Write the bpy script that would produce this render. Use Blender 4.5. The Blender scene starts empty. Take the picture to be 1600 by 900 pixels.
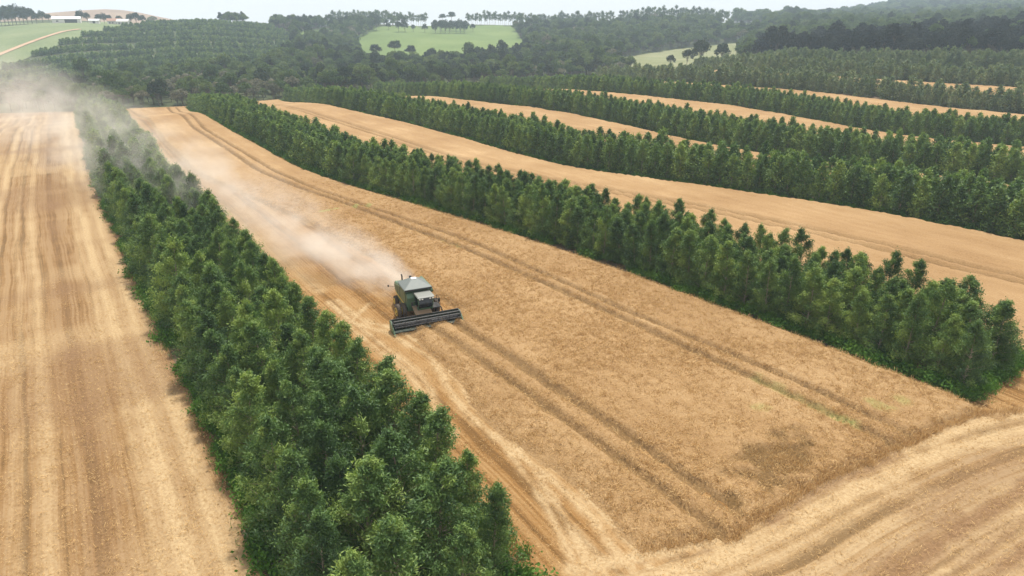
import bpy, bmesh, math, random
import numpy as np
from mathutils import Vector, Matrix

R = math.radians
random.seed(7)
rng = np.random.default_rng(7)
scene = bpy.context.scene
COL = scene.collection

# ------------------------------------------------------------------ camera
CAM_H, PITCH, FPX = 28.0, 21.5, 1066.7      # drone height (m), tilt down, focal length in px of a 1600 px wide frame
cam_d = bpy.data.cameras.new('camera')
cam_d.sensor_width = 36.0
cam_d.lens = 36.0 * FPX / 1600.0
cam_d.clip_start = 0.5
cam_d.clip_end = 20000
cam = bpy.data.objects.new('camera', cam_d)
cam.location = (0, 0, CAM_H)
cam.rotation_euler = (R(90 - PITCH), 0, 0)
COL.objects.link(cam)
scene.camera = cam

# ------------------------------------------------------------------ sky, sun, exposure
SUN_EL, SUN_AZ = 64.0, 14.0                # azimuth clockwise from +Y (away from the camera)
world = bpy.data.worlds.new('World')
scene.world = world
world.use_nodes = True
wn, wl = world.node_tree.nodes, world.node_tree.links
wn.clear()
w_out = wn.new('ShaderNodeOutputWorld')
w_bg = wn.new('ShaderNodeBackground')
w_sky = wn.new('ShaderNodeTexSky')
w_sky.sky_type = 'NISHITA'
w_sky.sun_disc = False
w_sky.sun_elevation = R(SUN_EL)
w_sky.sun_rotation = R(SUN_AZ)
w_sky.altitude = 800
w_sky.air_density = 1.0
w_sky.dust_density = 3.0
w_sky.ozone_density = 1.0
w_mix = wn.new('ShaderNodeMixRGB')          # thin, even, bright cloud over the blue
w_mix.inputs['Fac'].default_value = 0.9
w_mix.inputs['Color2'].default_value = (9.2, 9.15, 9.1, 1)
wl.new(w_sky.outputs['Color'], w_mix.inputs['Color1'])
wl.new(w_mix.outputs['Color'], w_bg.inputs['Color'])
w_bg.inputs['Strength'].default_value = 0.09
wl.new(w_bg.outputs['Background'], w_out.inputs['Surface'])

sun_d = bpy.data.lights.new('sun', 'SUN')
sun_d.energy = 4.3
sun_d.angle = R(4.0)
sun_d.color = (1.0, 0.95, 0.87)
sun = bpy.data.objects.new('sun', sun_d)
sdir = Vector((math.sin(R(SUN_AZ)) * math.cos(R(SUN_EL)), math.cos(R(SUN_AZ)) * math.cos(R(SUN_EL)), math.sin(R(SUN_EL))))
sun.rotation_euler = sdir.to_track_quat('Z', 'Y').to_euler()
sun.location = sdir * 300
COL.objects.link(sun)

vs = scene.view_settings
vs.view_transform = 'Standard'
vs.look = 'None'
vs.exposure = 0.45
vs.gamma = 1.0
vs.use_curve_mapping = False
scene.render.engine = 'CYCLES'
cy = scene.cycles
cy.use_denoising = True
cy.max_bounces = 6
cy.diffuse_bounces = 3
cy.transmission_bounces = 3
cy.glossy_bounces = 2
cy.volume_bounces = 2
cy.transparent_max_bounces = 8
cy.use_adaptive_sampling = True
cy.adaptive_threshold = 0.006
cy.volume_step_rate = 1.0
cy.volume_max_steps = 160

# ------------------------------------------------------------------ terrain height map (real metres; +Y away from the camera)
# per bearing (given as a frame column): list of (distance, ground height)
TERR = [
 (-900, [(235,0),(290,-6),(420,-11),(600,-7),(850,20),(1000,24),(1600,15),(3200,10)]),
 (0,    [(235,0),(290,-6),(420,-11),(600,-7),(850,21),(1000,24),(1600,15),(3200,10)]),
 (150,  [(235,0),(290,-6),(430,-10),(600,-2),(850,23),(1000,25),(1600,15),(3200,10)]),
 (300,  [(240,0),(300,-6),(450,-8),(620,6),(850,24),(1000,23),(1600,10),(3200,10)]),
 (450,  [(250,0),(320,-6),(470,-9),(650,2),(880,19),(1000,17),(1600,0),(3200,5)]),
 (550,  [(260,0),(330,-6),(500,-10),(650,-5),(950,19),(1080,18.5),(1800,0),(3200,5)]),
 (800,  [(275,0),(345,-5),(500,-9),(650,-4),(950,20),(1080,19.5),(1800,0),(3200,5)]),
 (950,  [(290,1),(350,-2),(480,-5),(640,-2),(820,11),(1000,22),(1500,15),(3200,5)]),
 (1050, [(255,0),(300,2),(350,1),(480,-3),(620,-1),(800,11),(1000,23),(1500,18),(3200,5)]),
 (1150, [(245,0),(300,3.5),(360,5),(480,1),(640,1),(820,12),(1000,22),(1500,20),(3200,10)]),
 (1250, [(240,0),(290,4),(360,8),(450,6),(700,13),(950,22),(1100,24),(1500,22),(3200,20)]),
 (1450, [(240,0),(290,4),(360,8),(450,9),(700,15),(1000,22),(1300,26),(1800,58),(2300,60),(3200,40)]),
 (1600, [(240,0),(300,5),(360,8),(450,10),(700,17),(1000,25),(1300,32),(1800,64),(2300,62),(3200,40)]),
 (2500, [(240,0),(300,5),(360,8),(450,10),(700,18),(1000,28),(1300,34),(1800,64),(2300,62),(3200,40)]),
]
HX0, HY0, HS, HNX, HNY = -2600.0, -400.0, 8.0, 720, 520
def _build_height():
    xs = HX0 + HS * np.arange(HNX); ys = HY0 + HS * np.arange(HNY)
    X, Y = np.meshgrid(xs, ys)
    D = np.hypot(X, Y)
    yy = np.maximum(Y, 1.0)
    tanaz = np.where(Y > 1, X / yy, np.sign(X) * 50)
    cols = [(c - 800) / FPX * math.cos(R(PITCH)) for c, _ in TERR]
    Zs = []
    for _, prof in TERR:
        d = [0] + [p[0] for p in prof] + [9000]
        z = [0] + [p[1] for p in prof] + [prof[-1][1]]
        Zs.append(np.interp(D, d, z))
    Z = np.zeros_like(D)
    for i in range(len(cols) - 1):
        a, b = cols[i], cols[i + 1]
        w = np.clip((tanaz - a) / (b - a), 0, 1); w = w * w * (3 - 2 * w)
        m = (tanaz >= a) & (tanaz <= b)
        Z[m] = (Zs[i] * (1 - w) + Zs[i + 1] * w)[m]
    Z[tanaz < cols[0]] = Zs[0][tanaz < cols[0]]
    Z[tanaz > cols[-1]] = Zs[-1][tanaz > cols[-1]]
    # a bare brown rise far off on the left skyline
    Z += 32 * np.exp(-((X + 790) / 150) ** 2 - ((Y - 1430) / 170) ** 2)
    # large soft undulation on the hills only
    far = np.clip((D - 330) / 300, 0, 1)
    Z += far * (2.2 * np.sin(X / 61 + 1.3) * np.sin(Y / 83) + 1.5 * np.sin(X / 33 + Y / 47))
    flat = D < 225
    for _ in range(6):
        P = np.pad(Z, 1, mode='edge')
        Z = (P[:-2, 1:-1] + P[2:, 1:-1] + P[1:-1, :-2] + P[1:-1, 2:] + 2 * P[1:-1, 1:-1]) / 6
    Z[flat] = 0.0
    return Z
HM = _build_height()
def hz(x, y):
    x = np.asarray(x, float); y = np.asarray(y, float)
    fx = np.clip((x - HX0) / HS, 0, HNX - 1.001); fy = np.clip((y - HY0) / HS, 0, HNY - 1.001)
    ix = fx.astype(int); iy = fy.astype(int); ax = fx - ix; ay = fy - iy
    return (HM[iy, ix] * (1 - ax) + HM[iy, ix + 1] * ax) * (1 - ay) + (HM[iy + 1, ix] * (1 - ax) + HM[iy + 1, ix + 1] * ax) * ay

CP, SP = math.cos(R(PITCH)), math.sin(R(PITCH))
def ground(u, v):
    """survey helper: the place on the terrain that the drone sees at frame point (u, v) of 1600x900"""
    a = (u - 800) / FPX; b = -(v - 450) / FPX
    d = np.array([a, CP + b * SP, -SP + b * CP])
    t = np.concatenate([np.arange(5, 320, 1.0), np.arange(320, 2600, 4.0)])
    px, py, pz = d[0] * t, d[1] * t, CAM_H + d[2] * t
    below = pz - hz(px, py) < 0
    k = int(np.argmax(below)) if below.any() else len(t) - 1
    if k == 0 or not below.any():
        tt = t[k]
    else:
        lo, hi = t[k - 1], t[k]
        for _ in range(24):
            m = (lo + hi) / 2
            if CAM_H + d[2] * m - float(hz(d[0] * m, d[1] * m)) < 0: hi = m
            else: lo = m
        tt = hi
    return (float(d[0] * tt), float(d[1] * tt))
def frame(x, y, z):
    zc = y * CP - (z - CAM_H) * SP
    yc = y * SP + (z - CAM_H) * CP
    zc = np.where(zc < 0.1, 0.1, zc)
    return 800 + FPX * x / zc, 450 - FPX * yc / zc
def gl(pts): return np.array([ground(u, v) for u, v in pts])

# ------------------------------------------------------------------ plan geometry helpers
def resample(P, step):
    P = np.asarray(P, float)
    seg = np.hypot(*np.diff(P, axis=0).T); s = np.concatenate([[0], np.cumsum(seg)])
    n = max(2, int(round(s[-1] / step)) + 1)
    q = np.linspace(0, s[-1], n)
    return np.stack([np.interp(q, s, P[:, 0]), np.interp(q, s, P[:, 1])], 1)
def smooth_line(P, step=3.0, it=25):
    Q = resample(P, step)
    for _ in range(it):
        Q[1:-1] = 0.25 * Q[:-2] + 0.5 * Q[1:-1] + 0.25 * Q[2:]
    return Q
def extend(P, a=0.0, b=0.0):
    P = np.asarray(P, float); out = [p for p in P]
    if a: d = P[0] - P[min(4, len(P) - 1)]; out.insert(0, P[0] + d / np.linalg.norm(d) * a)
    if b: d = P[-1] - P[-min(5, len(P))]; out.append(P[-1] + d / np.linalg.norm(d) * b)
    return np.array(out)
def normals(P):
    T = np.gradient(P, axis=0); T /= np.linalg.norm(T, axis=1)[:, None]
    return np.stack([T[:, 1], -T[:, 0]], 1)          # right-hand side of the walking direction
def offset(P, o): return P + normals(P) * o
def dist_poly(X, Y, P):
    d = np.full(X.shape, 1e9)
    for (x0, y0), (x1, y1) in zip(P[:-1], P[1:]):
        dx, dy = x1 - x0, y1 - y0; L = dx * dx + dy * dy + 1e-9
        t = np.clip(((X - x0) * dx + (Y - y0) * dy) / L, 0, 1)
        d = np.minimum(d, np.hypot(X - x0 - t * dx, Y - y0 - t * dy))
    return d
def inside(X, Y, P):
    c = np.zeros(X.shape, bool); n = len(P)
    for i in range(n):
        x0, y0 = P[i]; x1, y1 = P[(i + 1) % n]
        if y0 == y1: continue
        m = ((y0 > Y) != (y1 > Y)) & (X < (x1 - x0) * (Y - y0) / (y1 - y0) + x0)
        c ^= m
    return c
def sdf(X, Y, P):
    Q = np.vstack([P, P[:1]])
    d = dist_poly(X, Y, Q)
    return np.where(inside(X, Y, P), d, -d)
def vnoise(X, Y, cell, seed=0):
    g = np.random.default_rng(seed).random((256, 256))
    fx, fy = X / cell, Y / cell
    ix = np.floor(fx).astype(int); iy = np.floor(fy).astype(int)
    ax, ay = fx - ix, fy - iy; ax = ax * ax * (3 - 2 * ax); ay = ay * ay * (3 - 2 * ay)
    G = lambda i, j: g[i % 256, j % 256]
    return (G(ix, iy) * (1 - ax) + G(ix + 1, iy) * ax) * (1 - ay) + (G(ix, iy + 1) * (1 - ax) + G(ix + 1, iy + 1) * ax) * ay
def sstep(x, a, b):
    t = np.clip((x - a) / (b - a), 0, 1); return t * t * (3 - 2 * t)

# ------------------------------------------------------------------ object helpers
def tag(o, label=None, cat=None, group=None, kind=None):
    if label: o['label'] = label
    if cat: o['category'] = cat
    if group: o['group'] = group
    if kind: o['kind'] = kind
    return o
def mesh(name, V, F, mats, mi=None, smooth=False, attrs=None):
    me = bpy.data.meshes.new(name)
    V = np.asarray(V, np.float32)
    if isinstance(F, np.ndarray):
        k = F.shape[1]; nf = len(F)
        me.vertices.add(len(V)); me.vertices.foreach_set('co', V.ravel())
        me.loops.add(nf * k); me.loops.foreach_set('vertex_index', F.astype(np.int32).ravel())
        me.polygons.add(nf); me.polygons.foreach_set('loop_start', (np.arange(nf) * k).astype(np.int32))
        me.polygons.foreach_set('loop_total', np.full(nf, k, np.int32))
    else:
        me.from_pydata(V.tolist(), [], F)
    for m in (mats if isinstance(mats, (list, tuple)) else [mats]): me.materials.append(m)
    if mi is not None: me.polygons.foreach_set('material_index', np.asarray(mi, np.int32))
    if attrs:
        for an, av in attrs.items():
            a = me.attributes.new(an, 'FLOAT', 'POINT'); a.data.foreach_set('value', np.asarray(av, np.float32))
    me.update(calc_edges=True)
    me.polygons.foreach_set('use_smooth', [smooth] * len(me.polygons))
    return me
def link(name, me, parent=None):
    o = bpy.data.objects.new(name, me); COL.objects.link(o)
    if parent: o.parent = parent
    return o
def empty(name, loc, rz=0.0, sc=1.0):
    o = bpy.data.objects.new(name, None); COL.objects.link(o)
    o.location = loc; o.rotation_euler = (0, 0, rz); o.scale = (sc, sc, sc)
    o.empty_display_size = 0.3
    return o

# ------------------------------------------------------------------ materials
class NT:
    def __init__(s, name):
        s.m = bpy.data.materials.new(name); s.m.use_nodes = True
        s.t = s.m.node_tree; s.n = s.t.nodes; s.l = s.t.links
        s.b = s.n['Principled BSDF']; s.o = s.n['Material Output']
        s.b.inputs['Roughness'].default_value = 0.8
        s.b.inputs['Specular IOR Level'].default_value = 0.25
    def new(s, t, **kw):
        n = s.n.new(t)
        for k, v in kw.items(): setattr(n, k, v)
        return n
    def val(s, x):
        n = s.new('ShaderNodeValue'); n.outputs[0].default_value = x; return n.outputs[0]
    def math(s, op, a, b=None, c=None):
        n = s.new('ShaderNodeMath', operation=op)
        for i, x in enumerate((a, b, c)):
            if x is None: continue
            if isinstance(x, (int, float)): n.inputs[i].default_value = x
            else: s.l.new(x, n.inputs[i])
        return n.outputs[0]
    def coord(s, rotz=0.0, scale=(1, 1, 1), kind='Object'):
        tc = s.new('ShaderNodeTexCoord'); mp = s.new('ShaderNodeMapping')
        r = s.new('ShaderNodeVectorRotate', rotation_type='Z_AXIS'); r.inputs['Angle'].default_value = rotz
        s.l.new(tc.outputs[kind], r.inputs['Vector']); s.l.new(r.outputs[0], mp.inputs['Vector'])
        mp.inputs['Scale'].default_value = scale
        return mp.outputs[0]
    def noise(s, vec, scale, detail=3, rough=0.55, out='Fac'):
        n = s.new('ShaderNodeTexNoise'); n.inputs['Scale'].default_value = scale
        n.inputs['Detail'].default_value = detail; n.inputs['Roughness'].default_value = rough
        if vec is not None: s.l.new(vec, n.inputs['Vector'])
        return n.outputs[out]
    def ramp(s, fac, stops):
        n = s.new('ShaderNodeValToRGB'); e = n.color_ramp.elements
        while len(e) < len(stops): e.new(0.5)
        for k, (p, c) in enumerate(stops):
            e[k].position = p; e[k].color = (*c, 1) if len(c) == 3 else c
        s.l.new(fac, n.inputs[0]); return n.outputs[0]
    def mix(s, fac, a, b, mode='MIX'):
        n = s.new('ShaderNodeMixRGB', blend_type=mode)
        for i, x in enumerate((fac, a, b)):
            if isinstance(x, (int, float)): n.inputs[i].default_value = x
            elif isinstance(x, tuple): n.inputs[i].default_value = (*x, 1)
            else: s.l.new(x, n.inputs[i])
        return n.outputs[0]
    def attr(s, name):
        n = s.new('ShaderNodeAttribute', attribute_name=name); return n.outputs['Fac']
    def rnd(s):
        return s.new('ShaderNodeObjectInfo').outputs['Random']
    def col(s, c):
        if isinstance(c, tuple): s.b.inputs['Base Color'].default_value = (*c, 1)
        else: s.l.new(c, s.b.inputs['Base Color'])
    def bump(s, h, strength=0.5, dist=0.1):
        n = s.new('ShaderNodeBump'); n.inputs['Strength'].default_value = strength; n.inputs['Distance'].default_value = dist
        s.l.new(h, n.inputs['Height']); s.l.new(n.outputs[0], s.b.inputs['Normal'])

def leaf_mat(name, dark, mid, lite, trans=0.28, hue=0.25):
    t = NT(name)
    f = t.math('ADD', t.math('MULTIPLY', t.attr('tint'), 1 - hue), t.math('MULTIPLY', t.rnd(), hue))
    c = t.ramp(f, [(0.12, dark), (0.5, mid), (0.9, lite)])
    t.col(c); t.b.inputs['Roughness'].default_value = 0.6; t.b.inputs['Specular IOR Level'].default_value = 0.3 if 'eucalyptus' in name else 0.05
    tr = t.new('ShaderNodeBsdfTranslucent'); t.l.new(t.mix(1.0, c, (1.0, 1.15, 0.55), 'MULTIPLY'), tr.inputs['Color'])
    mx = t.new('ShaderNodeMixShader'); mx.inputs[0].default_value = trans
    t.l.new(t.b.outputs[0], mx.inputs[1]); t.l.new(tr.outputs[0], mx.inputs[2]); t.l.new(mx.outputs[0], t.o.inputs['Surface'])
    return t.m
def bark_mat(name, a, b):
    t = NT(name); t.col(t.ramp(t.noise(t.coord(scale=(6, 6, 1.2)), 3.0), [(0.3, a), (0.7, b)])); return t.m
def plain(name, c, rough=0.6, var=0.15, scale=3.0, metal=0.0, spec=0.4):
    t = NT(name); n = t.noise(t.coord(), scale, 4)
    t.col(t.ramp(n, [(0.25, tuple(x * (1 - var) for x in c)), (0.75, tuple(min(1, x * (1 + var)) for x in c))]))
    t.b.inputs['Roughness'].default_value = rough; t.b.inputs['Metallic'].default_value = metal
    t.b.inputs['Specular IOR Level'].default_value = spec
    return t.m

M = {}
M['euc'] = leaf_mat('eucalyptus_leaf', (0.042, 0.084, 0.032), (0.102, 0.180, 0.050), (0.270, 0.350, 0.082), .26, .42)
M['euc_old'] = leaf_mat('dry_eucalyptus_leaf', (0.080, 0.120, 0.066), (0.145, 0.195, 0.096), (0.27, 0.29, 0.145))
M['forest'] = leaf_mat('forest_leaf', (0.050, 0.082, 0.030), (0.095, 0.140, 0.048), (0.170, 0.210, 0.080), 0.28, 0.6)
M['forest_dark'] = leaf_mat('dark_forest_leaf', (0.026, 0.042, 0.022), (0.042, 0.064, 0.030), (0.070, 0.092, 0.042), 0.15, 0.5)
M['conifer'] = leaf_mat('black_green_needles', (0.010, 0.016, 0.012), (0.017, 0.026, 0.018), (0.032, 0.042, 0.026), 0.08, 0.4)
M['blossom'] = leaf_mat('pale_forest_leaf', (0.10, 0.11, 0.075), (0.19, 0.18, 0.13), (0.33, 0.30, 0.23), 0.2, 0.4)
M['grass'] = leaf_mat('weed_leaf', (0.040, 0.095, 0.020), (0.075, 0.165, 0.030), (0.15, 0.26, 0.05), 0.3, 0.5)
M['bark'] = bark_mat('eucalyptus_bark', (0.20, 0.15, 0.10), (0.38, 0.32, 0.25))
M['bark_dark'] = bark_mat('forest_bark', (0.08, 0.06, 0.045), (0.17, 0.14, 0.11))

def wheat_stalk_mat():
    t = NT('wheat_straw')
    f = t.math('ADD', t.math('MULTIPLY', t.attr('tint'), 0.6), t.math('MULTIPLY', t.rnd(), 0.4))
    c = t.ramp(f, [(0.1, (0.36, 0.205, 0.074)), (0.5, (0.54, 0.350, 0.148)), (0.9, (0.70, 0.495, 0.24))])
    t.col(c); t.b.inputs['Roughness'].default_value = 0.7
    tr = t.new('ShaderNodeBsdfTranslucent'); t.l.new(c, tr.inputs['Color'])
    mx = t.new('ShaderNodeMixShader'); mx.inputs[0].default_value = 0.2
    t.l.new(t.b.outputs[0], mx.inputs[1]); t.l.new(tr.outputs[0], mx.inputs[2]); t.l.new(mx.outputs[0], t.o.inputs['Surface'])
    return t.m
M['straw'] = wheat_stalk_mat()

ROW = R(34.5)                                # crop rows run this far left of straight ahead
def wheat_top_mat():
    t = NT('ripe_wheat')
    v = t.coord()
    va = t.coord(rotz=-ROW, scale=(1, 0.12, 1))
    big = t.noise(v, 0.045, 4, 0.6); mid = t.noise(va, 0.55, 3, 0.6); fine = t.noise(v, 5.5, 4, 0.75)
    f = t.math('ADD', t.math('MULTIPLY', big, 0.45), t.math('ADD', t.math('MULTIPLY', mid, 0.25), t.math('MULTIPLY', fine, 0.45)))
    c = t.ramp(f, [(0.38, (0.165, 0.088, 0.032)), (0.49, (0.270, 0.163, 0.073)), (0.60, (0.322, 0.204, 0.097)), (0.74, (0.44, 0.302, 0.16))])  # fine dark flecks also paint in small shadows among the ears
    low = t.attr('low')                      # lodged patch's bent stems, plus painted shade in wheel tracks; crop rim darker too
    c = t.mix(low, c, t.ramp(fine, [(0.3, (0.075, 0.046, 0.018)), (0.7, (0.20, 0.118, 0.045))]))
    c = t.mix(t.attr('weed'), c, t.ramp(fine, [(0.3, (0.16, 0.19, 0.05)), (0.7, (0.36, 0.34, 0.13))]))
    t.col(c); t.b.inputs['Roughness'].default_value = 0.9; t.b.inputs['Specular IOR Level'].default_value = 0.1
    t.bump(fine, 0.9, 0.12)
    return t.m
M['wheat'] = wheat_top_mat()

def stubble_mat(name, rot, warm):
    t = NT(name)
    v = t.coord(); va = t.coord(rotz=rot, scale=(1, 0.03, 1)); vb = t.coord(rotz=rot, scale=(1, 0.25, 1)); vc = t.coord(rotz=rot, scale=(0.10, 1, 1))
    wob = t.math('MULTIPLY', t.noise(v, 0.09, 1), 0.8); dd_ = t.math('ADD', t.attr('dist'), wob)
    n1 = t.new('ShaderNodeTexNoise', noise_dimensions='2D'); cb = t.new('ShaderNodeCombineXYZ'); t.l.new(t.math('MULTIPLY', dd_, 1.15), cb.inputs[0]); t.l.new(t.math('MULTIPLY', t.noise(v, 0.02, 1), 3.0), cb.inputs[1]); t.l.new(cb.outputs[0], n1.inputs['Vector']); n1.inputs['Scale'].default_value = 1.0; n1.inputs['Detail'].default_value = 4; n1.inputs['Roughness'].default_value = .7; streak = n1.outputs['Fac']; cross = t.noise(vc, 0.35, 3, 0.6); fine = t.noise(v, 4.5, 4, 0.75); med = t.noise(vb, 1.6, 3, 0.6)
    w = t.new('ShaderNodeTexWave', wave_type='BANDS', bands_direction='X'); t.l.new(t.coord(rotz=rot), w.inputs['Vector'])
    w.inputs['Scale'].default_value = 0.92; cw = t.new('ShaderNodeCombineXYZ'); t.l.new(dd_, cw.inputs[0]); t.l.new(cw.outputs[0], w.inputs['Vector']); w.inputs['Distortion'].default_value = 1.6; w.inputs['Detail'].default_value = 2; w.inputs['Detail Scale'].default_value = 1.2
    rows = w.outputs['Fac']
    f = t.math('ADD', t.math('MULTIPLY', t.math('ADD', t.math('MULTIPLY', t.math('SUBTRACT', streak, .5), 1.7), .5), 0.60), t.math('MULTIPLY', fine, 0.30))
    f = t.math('ADD', f, t.math('MULTIPLY', med, 0.16))
    f = t.math('ADD', f, t.math('MULTIPLY', cross, 0.22))  # cross streaks paint the dust cloud's shading into the stubble
    f = t.math('ADD', f, t.math('MULTIPLY', rows, 0.025))
    c = t.ramp(f, [(0.50, tuple(x * 0.62 for x in warm)), (0.62, warm), (0.74, tuple(min(1, x * k) for x, k in zip(warm, (1.25, 1.4, 1.7))))])
    straw = t.math('MULTIPLY', t.attr('straw'), t.math('ADD', 0.55, t.math('MULTIPLY', fine, 0.8)))
    cl = t.new('ShaderNodeClamp'); t.l.new(straw, cl.inputs[0])
    c = t.mix(cl.outputs[0], c, t.ramp(fine, [(0.3, (0.335, 0.225, 0.113)), (0.7, (0.455, 0.34, 0.195))]))
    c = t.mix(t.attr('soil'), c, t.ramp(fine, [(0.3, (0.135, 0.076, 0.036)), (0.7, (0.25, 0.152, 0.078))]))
    t.col(c); t.b.inputs['Roughness'].default_value = 0.95; t.b.inputs['Specular IOR Level'].default_value = 0.08
    t.bump(t.math('ADD', t.math('ADD', fine, t.math('MULTIPLY', rows, 0.15)), t.math('MULTIPLY', t.attr('straw'), 0.3)), 0.8, 0.10)
    return t.m
M['stubble_l'] = stubble_mat('stubble_left', -R(33), (0.218, 0.126, 0.052))
M['stubble_c'] = stubble_mat('stubble_centre', -ROW, (0.235, 0.126, 0.044))

def floor_mat(name, a, b, c, sc=0.25):
    t = NT(name); v = t.coord()
    f = t.math('ADD', t.math('MULTIPLY', t.noise(v, sc * 0.15, 4), 0.5), t.math('MULTIPLY', t.noise(v, sc * 4, 4, 0.7), 0.5))
    t.col(t.ramp(f, [(0.35, a), (0.5, b), (0.65, c)])); t.b.inputs['Roughness'].default_value = 0.95
    t.b.inputs['Specular IOR Level'].default_value = 0.1
    return t.m
M['floor'] = floor_mat('woodland_floor', (0.035, 0.045, 0.02), (0.06, 0.075, 0.03), (0.10, 0.10, 0.05))
M['litter'] = floor_mat('leaf_litter', (0.055, 0.05, 0.03), (0.10, 0.075, 0.045), (0.17, 0.12, 0.075), 1.0)
M['meadow'] = floor_mat('meadow_grass', (0.088, 0.130, 0.038), (0.122, 0.172, 0.050), (0.16, 0.205, 0.07), 0.12)
M['meadow_dry'] = floor_mat('dry_meadow_grass', (0.13, 0.145, 0.066), (0.18, 0.19, 0.092), (0.25, 0.235, 0.14), 0.12)
M['pasture'] = floor_mat('grey_green_pasture', (0.115, 0.15, 0.072), (0.155, 0.19, 0.09), (0.21, 0.23, 0.12), 0.12)
M['brown_hill'] = floor_mat('fallow_soil', (0.20, 0.135, 0.09), (0.26, 0.18, 0.12), (0.32, 0.235, 0.16), 0.1)
M['dirt'] = floor_mat('dirt_road', (0.30, 0.19, 0.12), (0.40, 0.27, 0.18), (0.50, 0.37, 0.26), 0.4)

# ------------------------------------------------------------------ ground sheet
def build_terrain():
    rings = np.concatenate([[0.01], np.geomspace(8, 2500, 150)])
    az = np.concatenate([np.linspace(-60, 60, 241), np.linspace(64, 296, 59)])
    A = np.radians(az)
    Rr, AA = np.meshgrid(rings, A, indexing='ij')
    X, Y = Rr * np.sin(AA), Rr * np.cos(AA)
    Z = hz(X, Y)
    V = np.stack([X, Y, Z], -1).reshape(-1, 3)
    nr, na = X.shape
    i, j = np.meshgrid(np.arange(nr - 1), np.arange(na), indexing='ij')
    j2 = (j + 1) % na
    F = np.stack([i * na + j, i * na + j2, (i + 1) * na + j2, (i + 1) * na + j], -1).reshape(-1, 4)[:, ::-1]
    o = link('ground', mesh('ground', V, F, M['floor'], smooth=True))
    tag(o, 'rolling ground under the fields, woods and hills', None, None, 'structure')
build_terrain()

# ------------------------------------------------------------------ belts: front edge polylines (walking away from the near end)
S1 = gl([(431,891),(413,829),(369,731),(311,616),(253,500),(207,399),(178,339),(155,289),(139,233),(121,175)])
S2 = gl([(1508,618),(1463,598),(1387,572),(1313,540),(1223,513),(1100,465),(1000,428),(849,377),(778,356),(702,332),(627,311),(551,290),(475,264),(420,232),(380,211),(330,185),(294,169)])
S3 = gl([(1900,440),(1600,378),(1469,349),(1337,325),(1206,307),(1075,287),(987,276),(900,266),(815,243),(737,219),(636,192),(569,179),(501,165),(440,158)])
S4 = gl([(1900,345),(1600,292),(1469,275),(1381,267),(1250,250),(1149,235),(1075,220),(987,198),(900,180),(872,175),(805,167),(737,160),(636,153),(580,149)])
S5 = gl([(1900,262),(1600,230),(1425,217),(1337,202),(1272,189),(1162,169),(1031,154),(917,145),(830,141),(745,138)])
S6 = gl([(1900,205),(1600,182),(1490,171),(1425,165),(1294,147),(1215,141),(1100,134),(1000,129),(930,127)])
S7 = gl([(1900,155),(1600,140),(1500,134),(1403,128),(1300,121),(1200,117),(1080,113)])
S8 = gl([(1900,118),(1600,111),(1450,106),(1300,103),(1180,101)])
S1 = extend(smooth_line(S1), a=9.0)
BELTS = [S1] + [smooth_line(s) for s in (S2, S3, S4, S5, S6, S7, S8)]
BW = 11.2                                     # belt width: four tree rows
BACK = [offset(b, BW) for b in BELTS]

# ------------------------------------------------------------------ field sheets (fine grids with real straw cover / bare soil as attributes)
def grid_sheet(name, poly, res, mat, z=0.012, attrs=None, rot=ROW, hfun=None, skirt=False, lift=0.0):
    ca, sa = math.cos(rot), math.sin(rot)
    P = np.asarray(poly)
    t = P[:, 0] * ca + P[:, 1] * sa; s = -P[:, 0] * sa + P[:, 1] * ca
    T, S = np.meshgrid(np.arange(t.min() - res, t.max() + 2 * res, res), np.arange(s.min() - res, s.max() + 2 * res, res))
    X = T * ca - S * sa; Y = T * sa + S * ca
    sd = sdf(X, Y, P)
    if hfun is None:
        H = np.zeros_like(X); keep_v = sd > -res * 0.6
    else:
        H, keep_v = hfun(X, Y, sd)
    Z = hz(X, Y) + z + H + 0.25 * sstep(np.hypot(X, Y), 195, 232)
    ny, nx = X.shape
    i, j = np.meshgrid(np.arange(ny - 1), np.arange(nx - 1), indexing='ij')
    kv = keep_v
    kf = (kv[:-1, :-1] & kv[1:, :-1] & kv[:-1, 1:] & kv[1:, 1:]) if hfun is None else (kv[:-1, :-1] | kv[1:, :-1] | kv[:-1, 1:] | kv[1:, 1:])
    F = np.stack([i * nx + j, i * nx + j + 1, (i + 1) * nx + j + 1, (i + 1) * nx + j], -1)[kf]
    used = np.unique(F); remap = np.full(nx * ny, -1); remap[used] = np.arange(len(used))
    F = remap[F]
    V = np.stack([X, Y, Z], -1).reshape(-1, 3)[used]
    at = {}
    for k, fn in (attrs or {}).items():
        at[k] = np.asarray(fn(X, Y, sd)).reshape(-1)[used]
    return link(name, mesh(name, V, F, mat, smooth=True, attrs=at))

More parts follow.
